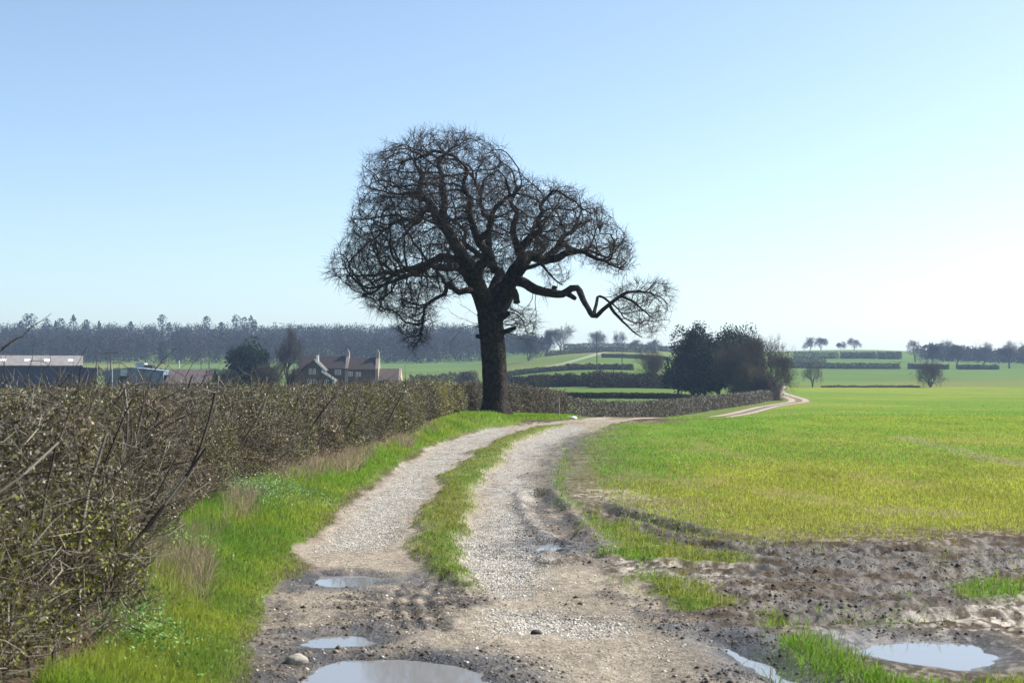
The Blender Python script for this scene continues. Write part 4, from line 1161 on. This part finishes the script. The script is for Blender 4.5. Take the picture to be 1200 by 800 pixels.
def bare_tree(px, d, h, wd, label, seed, group, tint=(.075,.062,.055), levels=5, stems=1, trunk=.28, tw=1.0, up=.12, spread=.75, haze=None, name='bare_tree', base=None):
    g = np.random.default_rng(seed)
    A, B, ra, rb = skeleton(g, levels, up, spread, stems, trunk)
    top = np.percentile(B[:,2], 99.6); wx = max(np.percentile(B[:,0],99)-np.percentile(B[:,0],1), .01); wy = max(np.percentile(B[:,1],99)-np.percentile(B[:,1],1), .01)
    sc = np.array([wd/wx, wd/wy, h/top])
    off = np.array([-(np.percentile(B[:,0],99)+np.percentile(B[:,0],1))/2, -(np.percentile(B[:,1],99)+np.percentile(B[:,1],1))/2, 0])
    f = lambda P: (P+off*np.clip(P[:,2:3]/(.4*top),0,1))*sc
    A, B = f(A), f(B)
    b = onland(px, d) if base is None else base
    A += b; B += b; A[0,2] -= .3
    px_m = d/1422.
    big = ra > .012
    ra = np.maximum(ra*h, .048*px_m*tw); rb = np.maximum(rb*h, .042*px_m*tw)
    root = empty(name, b)
    tag(root, label, 'tree', group)
    M = mat('bark_brown', tint, .9, spec=.1)
    mesh('trunk', *frustums(A[big], B[big], ra[big], rb[big], 6), M, root, smooth=True)
    mesh('crown', *frustums(A[~big], B[~big], ra[~big], rb[~big], 3), M, root)
    return root

def lumpy(g, c, rad, n, size, lumps=14, flat_=1.0):
    """leaf-card cloud on several lobes inside an ellipsoid crown"""
    out = []
    for _ in range(lumps):
        v = g.normal(size=3); v /= np.linalg.norm(v); v *= g.uniform(.25,.80)
        lc = np.array(c)+v*np.array(rad); lr = np.array(rad)*g.uniform(.28,.52)
        m = n//lumps
        u = g.normal(size=(m,3)); u /= np.linalg.norm(u, axis=1)[:,None]; u *= g.uniform(.55,1.08,(m,1))
        out.append(lc+u*lr)
    P = np.concatenate(out)
    return cards(P, g.uniform(size[0], size[1], len(P)), g, 1.5)

def evergreen(px, d, h, wd, label, seed, group, tints, n=15000, size=(.2,.45), low=.1, lumps=26, name='evergreen_tree', depth=None):
    g = np.random.default_rng(seed)
    b = onland(px, d)
    root = empty(name, b); tag(root, label, 'tree', group)
    m = MB(); m.cyl(b[0], b[1], b[2]-.3, b[2]+h*.5, h*.028, h*.016, 8)
    m.build('trunk', mat('dark_bark', (.05,.04,.035), .9), root)
    V, F = lumpy(g, b+np.array([0,0,h*(low+(1-low)*.5)]), (wd/2, (depth or wd)/2, h*(1-low)/2), n, size, lumps)
    mesh('crown', V, F, M_FAR, root, col=pal(len(F), g, tints, [1]*len(tints)))
    return root

EV = ([.016,.028,.020],[.022,.036,.022],[.012,.020,.016])
GV = 'trees of the dark clump by the lane'
evergreen(812,242,13.2,9.5,'tall black-green evergreen at the left end of the clump',51,GV,EV,low=.02)
evergreen(842,246,13.0,10,'broad black-green evergreen in the middle of the clump',52,GV,EV,low=.02)
evergreen(868,250,11.8,9,'black-green evergreen on the right of the evergreens, behind bare brush',53,GV,EV,low=.02)
evergreen(826,236,8.5,10,'low dark evergreen filling the front of the clump',54,GV,EV,low=.0)
evergreen(818,233,5.5,13,'low spreading evergreen skirt along the foot of the clump',154,GV,EV,low=.0,n=9000,depth=5)
evergreen(795,240,7.0,6,'small ragged evergreen at the outer left edge of the clump',55,GV,EV,low=.0,n=4000)
bare_tree(862,229,9.2,7.5,'dense bare brown tree in front of the dark evergreens',56,GV,(.068,.060,.048),stems=4,trunk=.2,tw=1.3)
bare_tree(888,232,10.6,7,'bare twiggy tree on the right side of the clump',57,GV,(.060,.053,.043),stems=3,trunk=.22,tw=1.3)
bare_tree(905,238,10.4,7.5,'bare open-crowned tree at the right end of the clump',58,GV,(.062,.05,.043),stems=2,trunk=.26,tw=1.2)
bare_tree(877,226,5.6,5,'yellowish brown bush at the foot of the clump',59,GV,(.105,.09,.05),stems=6,trunk=.2,tw=1.3,name='bare_bush')
bare_tree(896,225,4.5,5,'low dull brown bush beside the hedge end under the clump',60,GV,(.075,.06,.05),stems=6,trunk=.2,tw=1.3,name='bare_bush')

FT = 'trees scattered over the far fields'
bare_tree(952,372,7.6,5.2,'small slender bare tree alone at the far edge of the crop',61,FT,(.085,.070,.06),stems=3,trunk=.24,tw=.9,levels=4)
bare_tree(1090,374,6.8,7.2,'round bare bush alone at the far edge of the crop',62,FT,(.07,.06,.055),stems=7,trunk=.22,tw=1.0,name='bare_bush',levels=4)
bare_tree(1073,742,11.5,9.0,'round-headed bare tree on the skyline, first of the right-hand row',63,FT,tw=1.0)
bare_tree(1094,700,10.5,6,'dark narrow tree just behind the round bush',64,FT,(.05,.045,.045),stems=2,tw=1.3)
bare_tree(1105,760,12,10,'pale spreading bare tree second along the right-hand row',65,FT,tw=.9)
bare_tree(1121,640,11.6,8,'tall bare tree rooted at a dark hedge end on the right slope',66,FT,(.055,.05,.05),tw=1.1)
bare_tree(1151,690,11.8,10.5,'broad dome-headed bare tree in the right-hand row',67,FT,(.055,.05,.05),tw=1.1)
bare_tree(1183,640,12.4,10,'big dark bare tree near the right edge of the view',68,FT,(.055,.05,.05),tw=1.1)
bare_tree(1207,700,12.5,10,'bare tree cut by the right edge of the view',69,FT,tw=1.1)
bare_tree(949,1000,9.5,9,'left bare tree of the hilltop group right of the dark clump',70,FT,tw=.9,trunk=.17,up=.14,spread=.8)
bare_tree(963,1004,9.0,9,'right bare tree of the hilltop group right of the dark clump',71,FT,tw=.9,trunk=.17,up=.14,spread=.8)
bare_tree(986,1004,6.0,7,'low pale hilltop tree in the middle of the ridge',72,FT,tw=.7,trunk=.17,up=.14,spread=.8)
bare_tree(1001,1004,8.4,10,'pale airy tree at the end of the hilltop group',73,FT,tw=.75,trunk=.17,up=.14,spread=.8)
bare_tree(700,890,12,11,'round bare tree on the skyline behind the telegraph pole',74,FT,tw=1.0,trunk=.17,up=.14,spread=.8)
bare_tree(726,880,12,9,'thin bare skyline tree under the tip of the low oak limb',75,FT,tw=.8,trunk=.17,up=.14,spread=.8)
bare_tree(657,660,13.5,12,'bare tree at the right end of the wood beside the pale road',76,FT,tw=1.2)
bare_tree(640,640,12.0,9,'bare dark tree at the edge of the wood beside the oak trunk',77,FT,(.05,.045,.045),tw=1.4)
bare_tree(619,600,11.0,9,'bushy bare tree low in the field right of the oak trunk',78,FT,(.075,.065,.06),tw=1.4,stems=3)
bare_tree(745,860,6.5,9,'left low bare tree on the skyline beside the dark clump',79,FT,tw=.8,trunk=.17,up=.14,spread=.8)
bare_tree(766,860,7.0,10,'right low bare tree on the skyline touching the dark clump',80,FT,tw=.8,trunk=.17,up=.14,spread=.8)
bare_tree(763,288,8.0,6.0,'thin bare tree rising out of the scrubby hedge',81,FT,(.08,.065,.058),stems=3,tw=.6)
bare_tree(546,380,3.2,3.4,'small grey bush in the field left of the oak trunk',82,FT,(.08,.07,.065),stems=5,trunk=.2,tw=1.2,name='bare_bush')

# farm trees
FM = 'trees round the farm'
evergreen(290,300,10.6,8.6,'dark spreading conifer between the shed and the farmhouse',83,FM,([.020,.036,.022],[.028,.046,.026],[.016,.026,.018]),n=9000,size=(.3,.7),low=.0,lumps=30,name='conifer_tree')
bare_tree(314,294,5.2,5.2,'dull brown bush at the right foot of the farm conifer',84,FM,(.085,.075,.055),stems=6,trunk=.2,tw=1.2,name='bare_bush')
bare_tree(269,294,4.0,4.2,'dark bush at the left foot of the farm conifer',85,FM,(.045,.05,.035),stems=6,trunk=.2,tw=1.3,name='bare_bush')
bare_tree(338,312,13.2,6.0,'tall dense bare tree at the left end of the farmhouse',886,FM,(.060,.050,.045),stems=1,trunk=.26,tw=1.7,levels=5,spread=.65)
bare_tree(346,300,4.4,3,'brown shrub in front of the left end of the farmhouse',87,FM,(.085,.065,.05),stems=5,trunk=.2,tw=1.1,name='bare_bush')

# ------------------------------------------------------------------ the wood on the ridge
def wood():
    g = np.random.default_rng(91)
    vs, fs, cs, b = [], [], [], 0
    n = 2200
    d = 735+g.random(n)**.8*330
    px = g.uniform(-140, 640, n)
    lim = 640-sstep(735,1000,d)*10
    for i in range(n):
        x = (px[i]-600)/FPX*d[i]
        if px[i] > 560 and g.random() < sstep(560,650,px[i])*.6: continue
        z = float(H(x, d[i]))
        h = g.uniform(11,16.5)*(1-.35*sstep(560,640,px[i])); r = g.uniform(2.2,4.4)
        m = 240 if d[i] < 800 else 130
        kind = g.random()
        u = g.normal(size=(m,3)); u /= np.linalg.norm(u, axis=1)[:,None]; u *= g.uniform(.6,1.05,(m,1))
        P = np.array([x, d[i], z+h*.47])+u*np.array([r, r, h*.52])
        V, F = cards(P, g.uniform(.55,1.25,m), g, 1.6)
        tint = np.array([.078,.064,.050]) if kind < .62 else (np.array([.035,.042,.030]) if kind < .82 else np.array([.095,.082,.050]) if kind < .92 else np.array([.10,.075,.06]))
        tint = tint*g.uniform(.34,.62)
        vs.append(V); fs.append(F+b); b += len(V); cs.append(tint*g.uniform(.85,1.15,(m,1)))
    o = mesh('wood', np.concatenate(vs), np.concatenate(fs), M_FAR, col=np.concatenate(cs))
    tag(o, 'long bare winter wood covering the ridge behind the farm', 'wood', kind='stuff')
    # the belt of dark trees on the right
    vs, fs, cs, b = [], [], [], 0
    for i in range(150):
        dd = g.uniform(775,880); p = g.uniform(1084,1260)
        x = (p-600)/FPX*dd; z = float(H(x, dd)); h = g.uniform(5.5,8.5); r = g.uniform(3,5); m = 90
        u = g.normal(size=(m,3)); u /= np.linalg.norm(u, axis=1)[:,None]; u *= g.uniform(.6,1.05,(m,1))
        V, F = cards(np.array([x,dd,z+h*.5])+u*np.array([r,r,h*.5]), g.uniform(.8,1.8,m), g, 1.4)
        vs.append(V); fs.append(F+b); b += len(V); cs.append(np.array([.045,.045,.042])*g.uniform(.6,1.4,(m,1)))
    o = mesh('wood', np.concatenate(vs), np.concatenate(fs), M_FAR, col=np.concatenate(cs))
    tag(o, 'dark belt of trees behind the right-hand row', 'wood', kind='stuff')
    # pines that stand out of the skyline, each one of its own
    M = mat('pine_bark', (.06,.05,.045), .9)
    spots = [(25,372,6),(31,364,9),(37,364,10),(55,370,8),(65,372,5),(71,369,8),(86,365,11),(101,371,7),(116,372,5),(153,373,5),(190,365,9),(198,374,5),(242,367,9),(259,374,6),(277,365,9),(286,368,8),(294,366,11),(298,371,6)]
    words = ['first pine from the left above the wood','pair of pine tops, left one, above the barn roof','taller pine beside its twin above the barn roof','wide pine at the tip of the stray hedge shoot','tiny pine spike right of the stray shoot','leaning pine left of a broad one','broad flat-topped pine above the barn end','small cone pine right of the broad one','tiny pine spike above the shed gap','small spike pine alone on the wood skyline','lone round pine above the rust-roofed shed','little pine at the foot of the lone round one','lone pine above the gap before the conifer','small pine just left of the last pine group','cone-shaped pine, first of the last group','slim pine between two bigger ones in the last group','broad leaning pine in the last group','last small pine before the smooth wood skyline']
    for (p, row, wpx), lab in zip(spots, words):
        dd = 1000
        x = (p-600)/FPX*dd; zg = float(H(x, dd)); zt = EYE-(row+3.5-HOR)/FPX*dd
        h = zt-zg; wd = wpx*1.35*dd/FPX
        root = empty('pine_tree', (x, dd, zg)); tag(root, lab, 'tree', 'pines on the wood skyline')
        m = MB(); m.cyl(x, dd, zg-.5, zg+h*.8, .35, .2, 6); m.build('trunk', M, root)
        cone = g.random() < .25
        nn = 160
        t = g.random(nn); rr = wd*.5*((1-t)**.8 if cone else np.sqrt(np.clip(1-(2*t-1)**2, 0, 1)))
        a = g.uniform(0,6.28,nn); q = np.sqrt(g.random(nn))
        P = np.stack([x+rr*q*np.cos(a), dd+rr*q*np.sin(a), zt-(1-t)*h*.42], 1)
        V, F = cards(P, g.uniform(.7,1.5,nn), g, 1.3)
        mesh('crown', V, F, M_FAR, root, col=pal(nn, g, EV, [1,1,1]))
wood()
tick('wood')

# ------------------------------------------------------------------ the farm
def farm():
    D = 320.0; k = D/FPX
    X = lambda px: (px-600)*k
    Zr = lambda row: EYE-(row-HOR)*k
    z0 = -.4
    brick = mat('dark_red_brick', (.105,.064,.052), .9, noise=(3,.75,1.25), bump=(8,.3,.02))
    tile = mat('red_pantiles', (.038,.028,.027), .85, noise=(2.5,.7,1.3))
    tile2 = mat('weathered_pantiles', (.09,.068,.056), .85, noise=(2.5,.7,1.3))
    white = mat('white_paint', (.80,.79,.76), .5)
    lit_brick = mat('sunlit_brick', (.27,.215,.18), .85, noise=(3,.8,1.2))  # brick of the sun-facing gables, sunlight put into its paler colour
    glass = mat('window_glass', (.03,.035,.045), .08, spec=.6)
    def window(parent, x0, x1, zA, zB, y, bars=1):
        f = MB(); t = .09
        f.box(x0,x1,y-.05,y+.03,zA,zA+t); f.box(x0,x1,y-.05,y+.03,zB-t,zB); f.box(x0,x0+t,y-.05,y+.03,zA+t,zB-t); f.box(x1-t,x1,y-.05,y+.03,zA+t,zB-t)
        for i in range(bars):
            xm = x0+(x1-x0)*(i+1)/(bars+1); f.box(xm-t*.5,xm+t*.5,y-.045,y+.028,zA+t,zB-t)
        zm = (zA+zB)/2; f.box(x0+t,x1-t,y-.04,y+.02,zm-t*.35,zm+t*.35)
        w_ = f.build('window', white, parent)
        p = MB(); p.box(x0+t,x1-t,y-.012,y+.02,zA+t,zB-t); q = p.build('pane', glass, parent)
        q.parent = w_
    hs = empty('farmhouse', (X(405), D, 0)); tag(hs, 'dark brick farmhouse with red roofs and tall gable chimneys behind the hedge', 'house')
    yF, yB = D, D+5.6
    # main range, two roof heights, gable-fronted wing at the left
    def range_(xa, xb, eave, ridge):
        m = MB(); m.box(xa, xb, yF, yB, z0, eave); m.build('wall', brick, hs)
        r = MB(); ym = (yF+yB)/2; o = .35
        r.prism_x([(yF-o, eave-.12), (ym, ridge), (yB+o, eave-.12), (yB+o, eave+.06), (ym, ridge+.2), (yF-o, eave+.06)], xa-.003, xb-.01)
        rf = r.build('roof', tile, hs)
        gm = MB(); gm.prism_x([(yF+.02,eave),(yB-.02,eave),(ym,ridge-.02)], xa+.05, xb-.05); gm.build('gable', brick, hs)
        return rf, ym
    rf1, ym = range_(X(350), X(404), Zr(432), Zr(417.5))
    rf2, ym = range_(X(404)+.02, X(440), Zr(433), Zr(420))
    def gable_wall(x, eave, ridge, chim_top, parent):
        m = MB(); t = .55
        m.prism_x([(yF-.15,z0),(yB+.15,z0),(yB+.15,eave+.35),(ym+.7,ridge+.35),(ym+.55,chim_top),(ym-.55,chim_top),(ym-.7,ridge+.35),(yF-.15,eave+.35)], x-.12, x+t)
        c = m.build('chimney_gable', lit_brick, parent)
        for dy in (-.28,.28):
            p = MB(); p.cyl(x+t*.4, ym+dy, chim_top, chim_top+.45, .14, .11, 8)
            q = p.build('chimney_pot', lit_brick, parent); q.parent = c
    gable_wall(X(405), Zr(434), Zr(418.5), Zr(411), hs)
    gable_wall(X(440.3), Zr(434), Zr(421), Zr(411.5), hs)
    # wing
    wx0, wx1, wp = X(357), X(397), X(372)
    yw = D-4.2
    m = MB(); m.prism([(wx0,z0),(X(396),z0),(X(396),Zr(446)),(X(381),Zr(435.5)),(X(384),Zr(434)),(wp,Zr(422.5)),(wx0,Zr(434))], yw, yF-.02); m.build('wing_wall', brick, hs)
    def slope(pa, pb, y0, y1, nm, mt):
        (xa, za), (xb, zb) = pa, pb
        m = MB(); m.prism([(xa,za+.02),(xb,zb+.02),(xb,zb+.24),(xa,za+.24)], y0, y1); return m.build(nm, mt, hs)
    slope((wp,Zr(422.5)), (X(385),Zr(434.5)), yw-.25, yF+3.4, 'roof', tile2)
    slope((wx0-.3,Zr(434.5)), (wp-.02,Zr(422.5)), yw-.25, yF+3.4, 'roof', tile)
    slope((X(380),Zr(435.2)), (X(397.2),Zr(446.6)), yw-.25, yF-.03, 'roof', tile2)
    for pa, pb in (((wp,Zr(422.3)),(X(385.2),Zr(434.6))), ((X(380),Zr(435)),(X(397.4),Zr(446.6)))):
        m = MB(); (xa,za),(xb,zb) = pa, pb
        m.prism([(xa,za-.25),(xb,zb-.25),(xb,zb+.32),(xa,za+.32)], yw-.42, yw-.26); m.build('bargeboard', white, hs)
    m = MB(); m.box(X(374)-.15, X(374)+.35, yw+.6, yw+1.1, Zr(424), Zr(416.5)); m.build('chimney', white, hs)
    m = MB(); m.box(X(394), X(396.6), yw-1.2, yw-.03, z0, Zr(446.8)); m.build('porch', white, hs)
    for a, b_, ra_, rb_ in ((365.2,368.8,438.5,432.2),(370,373,438.5,432.2),(363.5,368,452,444.5),(370,374,452,444.5),(383,388,451,444.8)):
        window(hs, X(a), X(b_), Zr(ra_), Zr(rb_), yw-.02)
    for a, b_, ra_, rb_ in ((392.5,399.5,438.8,433.2),(406.8,413,440.4,435.4),(417,423,441,436)):
        window(hs, X(a), X(b_), Zr(ra_), Zr(rb_), yF-.02, 2)
    # lower building on the right
    ob = empty('outbuilding', (X(455), D+1, 0)); tag(ob, 'low pantiled outbuilding with a sunlit pink gable right of the farmhouse', 'outbuilding')
    xa, xb = X(442.5), X(468); y0, y1 = D+.5, D+6; ymm = (y0+y1)/2
    m = MB(); m.box(xa, xb-.3, y0, y1, z0, Zr(446)); m.build('wall', brick, ob)
    m = MB(); m.prism_x([(y0-.3,Zr(446.6)),(ymm,Zr(432.4)),(y1+.3,Zr(446.6)),(y1+.3,Zr(445.6)),(ymm,Zr(431.6)),(y0-.3,Zr(445.6))], xa, xb-.3); m.build('roof', tile2, ob)
    m = MB(); m.prism_x([(y0-.1,z0),(y1+.1,z0),(y1+.1,Zr(445.4)),(ymm,Zr(431.2)),(y0-.1,Zr(445.4))], xb-.28, xb+.25); m.build('gable', mat('sunlit_pink_brick', (.38,.27,.23), .85), ob)  # sunlight on this gable is painted in as a paler, pinker brick
    # long barn
    D2 = 300.0
    def X2(px): return (px-600)/FPX*D2
    def Z2(row): return EYE-(row-HOR)/FPX*D2
    bn = empty('barn', (X2(113), D2, 0), R(17)); tag(bn, 'long dark barn with a grey sheet roof and four white rooflights', 'barn')
    navy = mat('dark_blue_sheeting', (.030,.036,.072), .6, noise=(.7,.8,1.2))
    sheet = mat('grey_fibre_cement', (.19,.175,.168), .85, noise=(.9,.75,1.2))
    m = MB(); m.box(X2(-150), X2(97), D2, D2+14, z0, Z2(429.5)); m.build('wall', navy, bn)
    e, rg = Z2(429.3), Z2(417.2)
    m = MB(); m.prism_x([(D2-.5,e),(D2+7,rg),(D2+14.5,e),(D2+14.5,e+.2),(D2+7,rg+.2),(D2-.5,e+.2)], X2(-150), X2(98)); rf = m.build('roof', sheet, bn)
    m = MB(); m.prism_x([(D2+.05,e),(D2+13.95,e),(D2+7,rg-.05)], X2(-149), X2(97)); m.build('gable', navy, bn)
    rl = mat('white_rooflight', (.85,.88,.92), .35)  # opaque white stands in for sky showing through the panels
    for px in (6,32.5,54.3,81):
        for sgn in (1,):
            m = MB(); a, b_ = .42, .62
            y_a, y_b = D2-.5+7.5*a, D2-.5+7.5*b_; za, zb = e+(rg-e)*a+.2, e+(rg-e)*b_+.2
            xa, xb = X2(px), X2(px+6.2)
            m.add([(xa,y_a,za+.04),(xb,y_a,za+.04),(xb,y_b,zb+.04),(xa,y_b,zb+.04),(xa,y_a,za-.05),(xb,y_a,za-.05),(xb,y_b,zb-.05),(xa,y_b,zb-.05)],[(0,1,2,3),(7,6,5,4),(0,4,5,1),(1,5,6,2),(2,6,7,3),(3,7,4,0)])
            m.build('rooflight', rl, bn)
    m = MB(); m.prism([(X2(97.02),z0),(X2(113.5),z0),(X2(113.5),Z2(431)),(X2(97.02),Z2(430))], D2+1, D2+12); m.build('lean_to', navy, bn)
    m = MB(); m.box(X2(113.6), X2(114.6), D2+.6, D2+.9, z0, Z2(428)); m.build('gutter_pipe', white, bn)
    # blue-grey shed with a hopper on the roof
    sh = empty('shed', (X2(152), D2+4, 0)); tag(sh, 'blue-grey sheet-clad shed with a low pitched roof', 'shed')
    blue = mat('blue_grey_sheeting', (.135,.17,.25), .55, noise=(.8,.85,1.15))
    y0 = D2+4
    m = MB(); m.prism([(X2(116),z0),(X2(186),z0),(X2(186),Z2(434.6)),(X2(148),Z2(430.6)),(X2(116),Z2(435))], y0, y0+12); m.build('wall', blue, sh)
    dk = mat('dark_opening', (.02,.022,.026), .8)
    pale = mat('pale_grey_sheeting', (.42,.47,.53), .5)
    m = MB(); m.prism([(X2(186.6),Z2(434.8)),(X2(186.6),Z2(434.0)),(X2(148),Z2(430.0)),(X2(148),Z2(430.7))], y0-.4, y0+12.3); m.prism([(X2(148),Z2(430.7)),(X2(148),Z2(430.0)),(X2(115.5),Z2(434.4)),(X2(115.5),Z2(435.2))], y0-.4, y0+12.3); m.build('roof', mat('shed_roof_sheet', (.20,.24,.30), .6), sh)
    m = MB(); m.box(X2(133), X2(146), y0-.08, y0+.05, z0, Z2(440.4)); m.build('doorway', dk, sh)
    m = MB(); m.box(X2(135), X2(143), y0-.06, y0-.003, Z2(440), Z2(432.2)); m.build('door', pale, sh)
    m = MB(); m.box(X2(186.05), X2(192.5), y0+.5, y0+8, z0, Z2(439)); m.build('lean_to', dk, sh)
    hp = empty('hopper', (X2(142), D2+19, 0)); tag(hp, 'pale and dark box-shaped hopper showing above the shed roof', 'hopper')
    m = MB(); m.box(X2(133), X2(143), D2+18, D2+21, z0, Z2(424.5)); m.build('bin', mat('pale_blue_sheeting', (.36,.42,.50), .5), hp)
    m = MB(); m.box(X2(143.05), X2(153), D2+18, D2+21, z0, Z2(426.2)); m.build('housing', dk, hp)
    m = MB(); m.box(X2(132.5), X2(143.2), D2+17.8, D2+21.2, Z2(424.48), Z2(423.8)); m.build('cover', pale, hp)
    # rust-roofed shed: ridged corrugated roof facing us
    rs = empty('shed', (X2(220), D2-8, 0)); tag(rs, 'low shed with a purplish brown corrugated roof', 'shed')
    D3 = D2-8
    X3 = lambda px: (px-600)/FPX*D3
    Z3 = lambda row: EYE-(row-HOR)/FPX*D3
    m = MB(); m.box(X3(194), X3(246), D3+.2, D3+9, z0, Z3(449)); m.build('wall', navy, rs)
    rust = mat('brown_corrugated', (.08,.06,.06), .75, noise=(1.5,.7,1.25))
    nrib = 74; xs = np.linspace(X3(193), X3(246.5), nrib*2+1)
    prof = [(x, .06 if i % 2 else 0) for i, x in enumerate(xs)]
    m = MB(); V = []
    for y_, z_ in ((D3-.3, Z3(448.6)), (D3+4.6, Z3(432.2)), (D3+9.5, Z3(448.6))):
        V += [(x, y_, z_+o) for x, o in prof]
    nn = len(prof)
    m.add(V, [(r*nn+i, r*nn+i+1, (r+1)*nn+i+1, (r+1)*nn+i) for r in range(2) for i in range(nn-1)]); m.build('roof', rust, rs)
    # poles
    wood_ = mat('pole_timber', (.07,.06,.052), .9)
    def pole(px, d, row, r, lab, arm=0, gm='telegraph poles', m_=None, nm='telegraph_pole', cat='pole'):
        b = onland(px, d); top = EYE-(row-HOR)/FPX*d
        root = empty(nm, b); tag(root, lab, cat, gm)
        m = MB(); m.cyl(b[0], b[1], b[2]-.4, top, r, r*.7, 8); m.build('shaft', m_ or wood_, root)
        if arm:
            m = MB(); m.box(b[0]-arm, b[0]+arm, b[1]-r-.1, b[1]-r, top-.75, top-.58); ar = m.build('crossarm', m_ or wood_, root)
    pole(699.5, 430, 390, .17, 'tall telegraph pole in front of the round skyline tree', .0)
    pole(729, 425, 412.5, .15, 'shorter telegraph pole under the low oak limb', 0)
    pole(762.5, 420, 418, .12, 'thin pole near the dark evergreen clump', 0)
    pole(129.5, 312, 410, .14, 'telegraph pole with a crossarm behind the blue-grey shed', 1.6)
    pole(245, 330, 411, .14, 'telegraph pole behind the right end of the rust-roofed shed', .0)
    pole(235.5, 345, 418, .10, 'thin short pole left of the one behind the rust-roofed shed', 0)
    pole(131.5, 298, 431, .06, 'white pole in front of the blue-grey shed', 0, 'white poles at the farm', white, 'pole')
    pole(210, 400, 422, .22, 'pale concrete post in the green field behind the rust-roofed shed', 0, 'white poles at the farm', mat('pale_post', (.55,.53,.48), .8), 'post', 'post')
farm()
tick('farm')

# pale farm road climbing the far slope
def far_road():
    pts = [(626,455),(645,490),(664,520),(678,560),(690,600),(702,650),(716,700)]
    L, Rr = [], []
    for (px, d), wd in zip(pts, (4,4,3.6,3.6,3.6,3.6,3.6)):
        b = onland(px, d); L.append((b[0]-wd/2, d)); Rr.append((b[0]+wd/2, d))
    V = []
    for (a, b_) in zip(L, Rr):
        for t in (0,.5,1):
            x = a[0]+(b_[0]-a[0])*t; V.append((x, a[1], float(H(x, a[1]))+.12))
    F = []
    for i in range(len(L)-1):
        for j in range(2): F.append((i*3+j, i*3+j+1, i*3+j+4, i*3+j+3))
    o = mesh('road', np.array(V), np.array(F), mat('pale_road', (.19,.20,.11), .9)); tag(o, 'pale farm road climbing the far slope', kind='structure')
far_road()

# ------------------------------------------------------------------ haze: one box of thin air round everything
def haze():
    m = bpy.data.materials.new('thin_air'); m.use_nodes = True
    t = m.node_tree; N = t.nodes
    N.remove(N['Principled BSDF'])
    v = N.new('ShaderNodeVolumePrincipled')
    v.inputs['Color'].default_value = (.48,.68,1.0,1)
    v.inputs['Density'].default_value = .0002
    v.inputs['Anisotropy'].default_value = .2
    t.links.new(v.outputs[0], N['Material Output'].inputs['Volume'])
    b = MB(); b.box(-3000, 3000, -60, 2600, -12, 62)
    o = b.build('haze', m); tag(o, 'thin bluish haze over the fields', kind='stuff')
haze()
